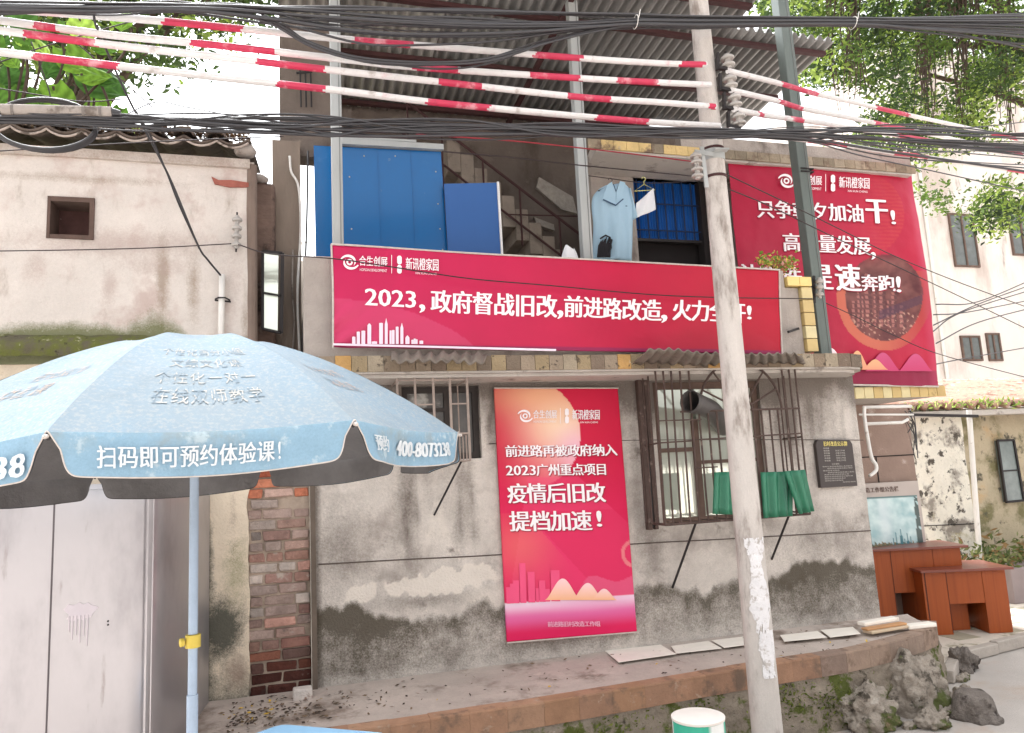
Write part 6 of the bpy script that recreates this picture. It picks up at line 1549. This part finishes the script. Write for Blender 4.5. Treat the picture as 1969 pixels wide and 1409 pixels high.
MB().box((-2.4, 6.5, 0), (1.6, 11, 5.6)).build('wall', m_farwall, gb)
q = px_quad([(556, 500), (580, 500), (580, 560), (556, 560)], 6.44); 
MB().box((-.55, 6.44, 3.3), (.2, 6.497, 4.0)).build('window', m_farglass, gb)
mb = MB().box((-.9, 6.2, 2.75), (1.0, 6.49, 2.95)); mb.build('red_awning', M('faded_red_awning', S(226, 140, 128), .7, .2, 9), gb)
for i in range(30): pass
mb = MB()
zt2, zb2_ = 5.95, 5.62
for i in range(40): x = -2.3 + i*.1; mb.tube([(x, 6.6, zb2_), (x, 6.6, zt2)], .008, 4)
mb.tube([(-2.3, 6.6, zt2), (1.6, 6.6, zt2)], .012, 5); mb.build('roof_railing', m_whitepipe, gb)

# ================================================================== TREES
def leaf_mesh(C, cols_, size, flat=0, asp=.42, hang=0.0):
    """C: Nx3 leaf positions -> diamond leaves folded along the midrib"""
    N = len(C); d = np.random.normal(size=(N, 3)); d[:, 2] = d[:, 2]*.6 - hang; d /= np.linalg.norm(d, axis=1, keepdims=True)
    e = np.cross(d, np.random.normal(size=(N, 3))); e /= np.linalg.norm(e, axis=1, keepdims=True); n = np.cross(d, e)
    L = size*np.random.uniform(.45, 1.45, (N, 1)); W = L*asp
    V = np.stack([C - d*L*.5, C + e*W*.5 + n*W*.12, C + d*L*.5, C - e*W*.5 + n*W*.12], 1).reshape(-1, 3)
    F = [(4*i, 4*i+1, 4*i+2, 4*i+3) for i in range(N)]
    return V, F, np.repeat(cols_, 4, axis=0)
def foliage(name, parent, clumps, per, spread, size, palette, hang=.2, seed=1):
    np.random.seed(seed); cs = []; pl_ = []
    for c, k in clumps:
        n = int(per*k); o = np.random.normal(size=(n, 3))*np.array([spread, spread, spread*.8])*k**.5
        cs.append(np.array(c)+o); base = np.array(palette[np.random.randint(len(palette))]); pl_.append(base*np.random.uniform(.5, 1.25)*(1+np.random.uniform(-.3, .3, (n, 1))))
    V, F, cc = leaf_mesh(np.concatenate(cs), np.concatenate(pl_), size, hang=hang)
    mb = MB(); mb.v = [tuple(v) for v in V]; mb.f = F; mb.m = [0]*len(F)
    return mb.build(name, m_leaf, parent, colors=np.clip(cc, 0, 1))
G_ = [S(92, 118, 50), S(70, 94, 42), S(120, 146, 62), S(54, 74, 36), S(150, 172, 80), S(62, 82, 44)]
rng = random.Random(11)
ban = thing('banyan_tree', 'big leafy banyan with hanging aerial roots at the upper right', 'tree', (17.5, 4.0, 0))
MB().tube([(17.5, 4, -.02), (17.3, 3.9, 2), (16.9, 3.7, 4), (16.2, 3.4, 6), (15.2, 3.2, 9.0)], [.6, .5, .42, .36, .26], 14).build('trunk', m_bark, ban, smooth=True)
clumps = []
def inpoly(px, py):
    # outline of the crown as measured in the photograph
    if px < 1445: return False
    if px < 1520: return py < 38 - (px-1445)*.0 and py < 40
    if px < 1570: return py < 190 - abs(px-1560)*.9
    if px < 1640: return py < 205
    if px < 1740: return py < 310
    lim = 330 + (px-1740)*.55 if px < 1900 else 420 - (px-1900)*.3
    return py < lim + 25
tries = 0
while len(clumps) < 1500 and tries < 30000:
    tries += 1; px, py = rng.uniform(1440, 2120), rng.uniform(-260, 440)
    if not inpoly(px, py): continue
    nz = noise.noise(Vector((px/95, py/95, 3.0)))
    if py > 60 and nz < -.12 - .12*(py < 110): continue
    if 1560 < px < 1640 and 150 < py < 250: continue
    Y = rng.uniform(1.6, 5.2); clumps.append((hit(px, py, Y=Y), rng.uniform(.5, 1.2)))
foliage('crown', ban, clumps, 62, .15, .088, G_, hang=.4, seed=3)
for i in range(7):
    e = clumps[i*37 % len(clumps)][0]; s = Vector((16.0, 3.4, 6.2+.35*i)); m_ = s.lerp(e, .5) + Vector((0, 0, .5)); MB().tube(spline([s, m_, e], 6), list(np.linspace(.12, .03, 13)), 8).build('branch', m_bark, ban, smooth=True)
for (px, y0, y1, n_, Y) in ((1628, -60, 190, 10, 2.0), (1770, -40, 250, 14, 2.2), (1838, -40, 235, 16, 2.4), (1925, -40, 260, 14, 2.6), (1700, -60, 120, 7, 2.6), (1605, -60, 240, 4, 2.1), (1868, -60, 170, 7, 2.8), (1800, -60, 160, 6, 2.9)):
    mb = MB()
    for i in range(n_):
        x = px + rng.gauss(0, 9); l = y1 + rng.uniform(-70, 30)
        pts = [hit(x + 8*math.sin(t*5+i) + t*14, y0+(l-y0)*t, Y=Y+rng.uniform(-.05, .05)) for t in (0, .2, .4, .6, .8, 1)]
        mb.tube(spline(pts, 4), list(np.linspace(.017, .005, 21)), 5)
    mb.build('aerial_roots', m_bark, ban)
# tree beyond the old house
tr = thing('leafy_tree', 'small-leaved tree against the white sky behind the clay roof', 'tree', (-1.6, 5.5, 0))
MB().tube([(-3.4, 5.5, -.02), (-3.3, 5.5, 4), (-3.0, 5.4, 7), (-2.2, 5.3, 9.5)], [.3, .24, .16, .06], 12).build('trunk', m_bark, tr, smooth=True)
clumps = []; tries = 0
while len(clumps) < 330 and tries < 9000:
    tries += 1; px, py = rng.uniform(-60, 545), rng.uniform(-90, 150)
    lim = 150 - max(0, px-150)*.16 if px < 360 else (95 - (px-360)*.5 if px < 520 else 25)
    if py > lim: continue
    if py > 30 and noise.noise(Vector((px/60, py/60, 8.0))) < -.05: continue
    clumps.append((hit(px, py, Y=rng.uniform(4.6, 6.6)), rng.uniform(.4, 1.0)))
foliage('crown', tr, clumps, 60, .25, .13, [S(74, 96, 48), S(92, 116, 56), S(62, 80, 44), S(130, 152, 66)], seed=5)
for i in range(6):
    e = clumps[i*23 % len(clumps)][0]; s = Vector((-3.1, 5.4, 6.2+.3*i)); MB().tube(spline([s, s.lerp(e, .5)+Vector((0, 0, .3)), e], 6), list(np.linspace(.07, .015, 13)), 7).build('branch', m_bark, tr, smooth=True)
# big-leaved plant
bp = thing('large_leaf_plant', 'bright green plant with huge heart-shaped leaves behind the clay roof', 'plant', (-2.6, 1.9, 0))
MB().tube([(-2.9, 2.0, -.02), (-2.85, 2, 3.5), (-2.7, 1.95, 5.2)], [.09, .07, .04], 10).build('stem', m_bark, bp, smooth=True)
LF = [(60, 95, 70, -60, 1), (110, 200, 95, -75, 0), (205, 165, 105, -35, 2), (150, 120, 90, -50, 0), (30, 210, 90, -100, 1), (15, 150, 70, -120, 2), (185, 205, 70, -95, 0), (95, 250, 60, -80, 1), (40, 40, 70, -90, 2), (230, 235, 50, -60, 1), (5, 255, 70, -110, 0), (140, 62, 60, -60, 1), (300, 262, 60, -20, 3), (260, 256, 60, -10, 3), (360, 268, 50, -15, 3), (-30, 90, 90, -80, 1)]
rl = random.Random(8)
LF = [(x, y, sz*.80, a, k) for x, y, sz, a, k in LF] + [(rl.uniform(-20, 235), rl.uniform(25, 265), rl.uniform(26, 62), rl.uniform(-130, -10), rl.choice((0, 1, 2, 2, 3))) for _ in range(22)]
for i, (px, py, sz, ang, kc) in enumerate(LF):
    Y = 1.3 + .2*(i % 7); c = hit(px, py, Y=Y); sc = (c-EYE).length/FOC*sz*1.05; a = R(ang); ux, uz_ = Vector((math.cos(a), -.25, math.sin(a))).normalized(), None
    side = ux.cross(Vector((.1, -1, .25))).normalized(); nrm = ux.cross(side)
    mb = MB()
    def lf(s, t):
        w_ = .62*math.sin(math.pi*min(1, t*.92+.10))**.75*(1-.25*t); x = (s-.5)*2*w_
        return c + ux*sc*(t-.5 - .10*(abs(s-.5)*2)**2*(1-t)) + side*sc*x*.62 + nrm*sc*(.16*x*x + .03*math.sin(abs(x)*16+t*10) - .10*(t-.4)**2)
    mb.grid(16, 14, lf); cb = [S(112, 148, 54), S(84, 120, 46), S(70, 104, 48), S(160, 190, 84)][kc]
    cols = [np.array(cb)*(1.35 if k_ == 8 else (1.0 + .28*math.sin((abs(k_-8))*.9 + j_*1.7) + .2*fbm(k_*.2+px, j_*.3))) for j_ in range(15) for k_ in range(17)]
    mb.build('leaf', m_bigleaf, bp, colors=cols, smooth=True)
    MB().tube(spline([c - ux*sc*.45, c - ux*sc*.45 + Vector((0, .1, -.4)), Vector((-2.7, 1.95, 4.9))], 5), .012, 6).build('leaf_stalk', m_bark, bp)
# rank grass on the slope behind the roof
mb = MB(); cols = []
for i in range(2600):
    x = random.uniform(-3.2, -.6); y = random.uniform(1.7, 2.6); z = 4.75 + (y-1.7)*.35 + random.uniform(-.12, .05); h = random.uniform(.08, .22)
    d = Vector((random.uniform(-.5, .5), random.uniform(-.3, .3), 1)).normalized()*h; e = Vector((random.uniform(-1, 1), random.uniform(-1, 1), 0)).normalized()*.008; p = Vector((x, y, z)); mb.add([p-e, p+e, p+d], [(0, 1, 2)]); cols += [random.choice([S(176, 200, 96), S(150, 180, 80), S(196, 214, 120), S(120, 150, 64)])]*3
tag(mb.build('rank_grass', m_leaf, colors=cols, base=(-2, 2, 4.7)), 'bright yellow-green grass on the bank behind the clay roof', 'grass', kind='stuff')
mb = MB(); mb.grid(20, 8, lambda s, t: (-5+4.3*s, 1.62+3.0*t, 4.62+.9*t+.05*fbm(s*9, t*4)), ); mb.grid(20, 1, lambda s, t: (-5+4.3*s, 1.62, 4.62*(t)))
tag(mb.build('grass_bank', M('earth_bank', S(126, 140, 74), .95, .3, 6)), kind='structure')
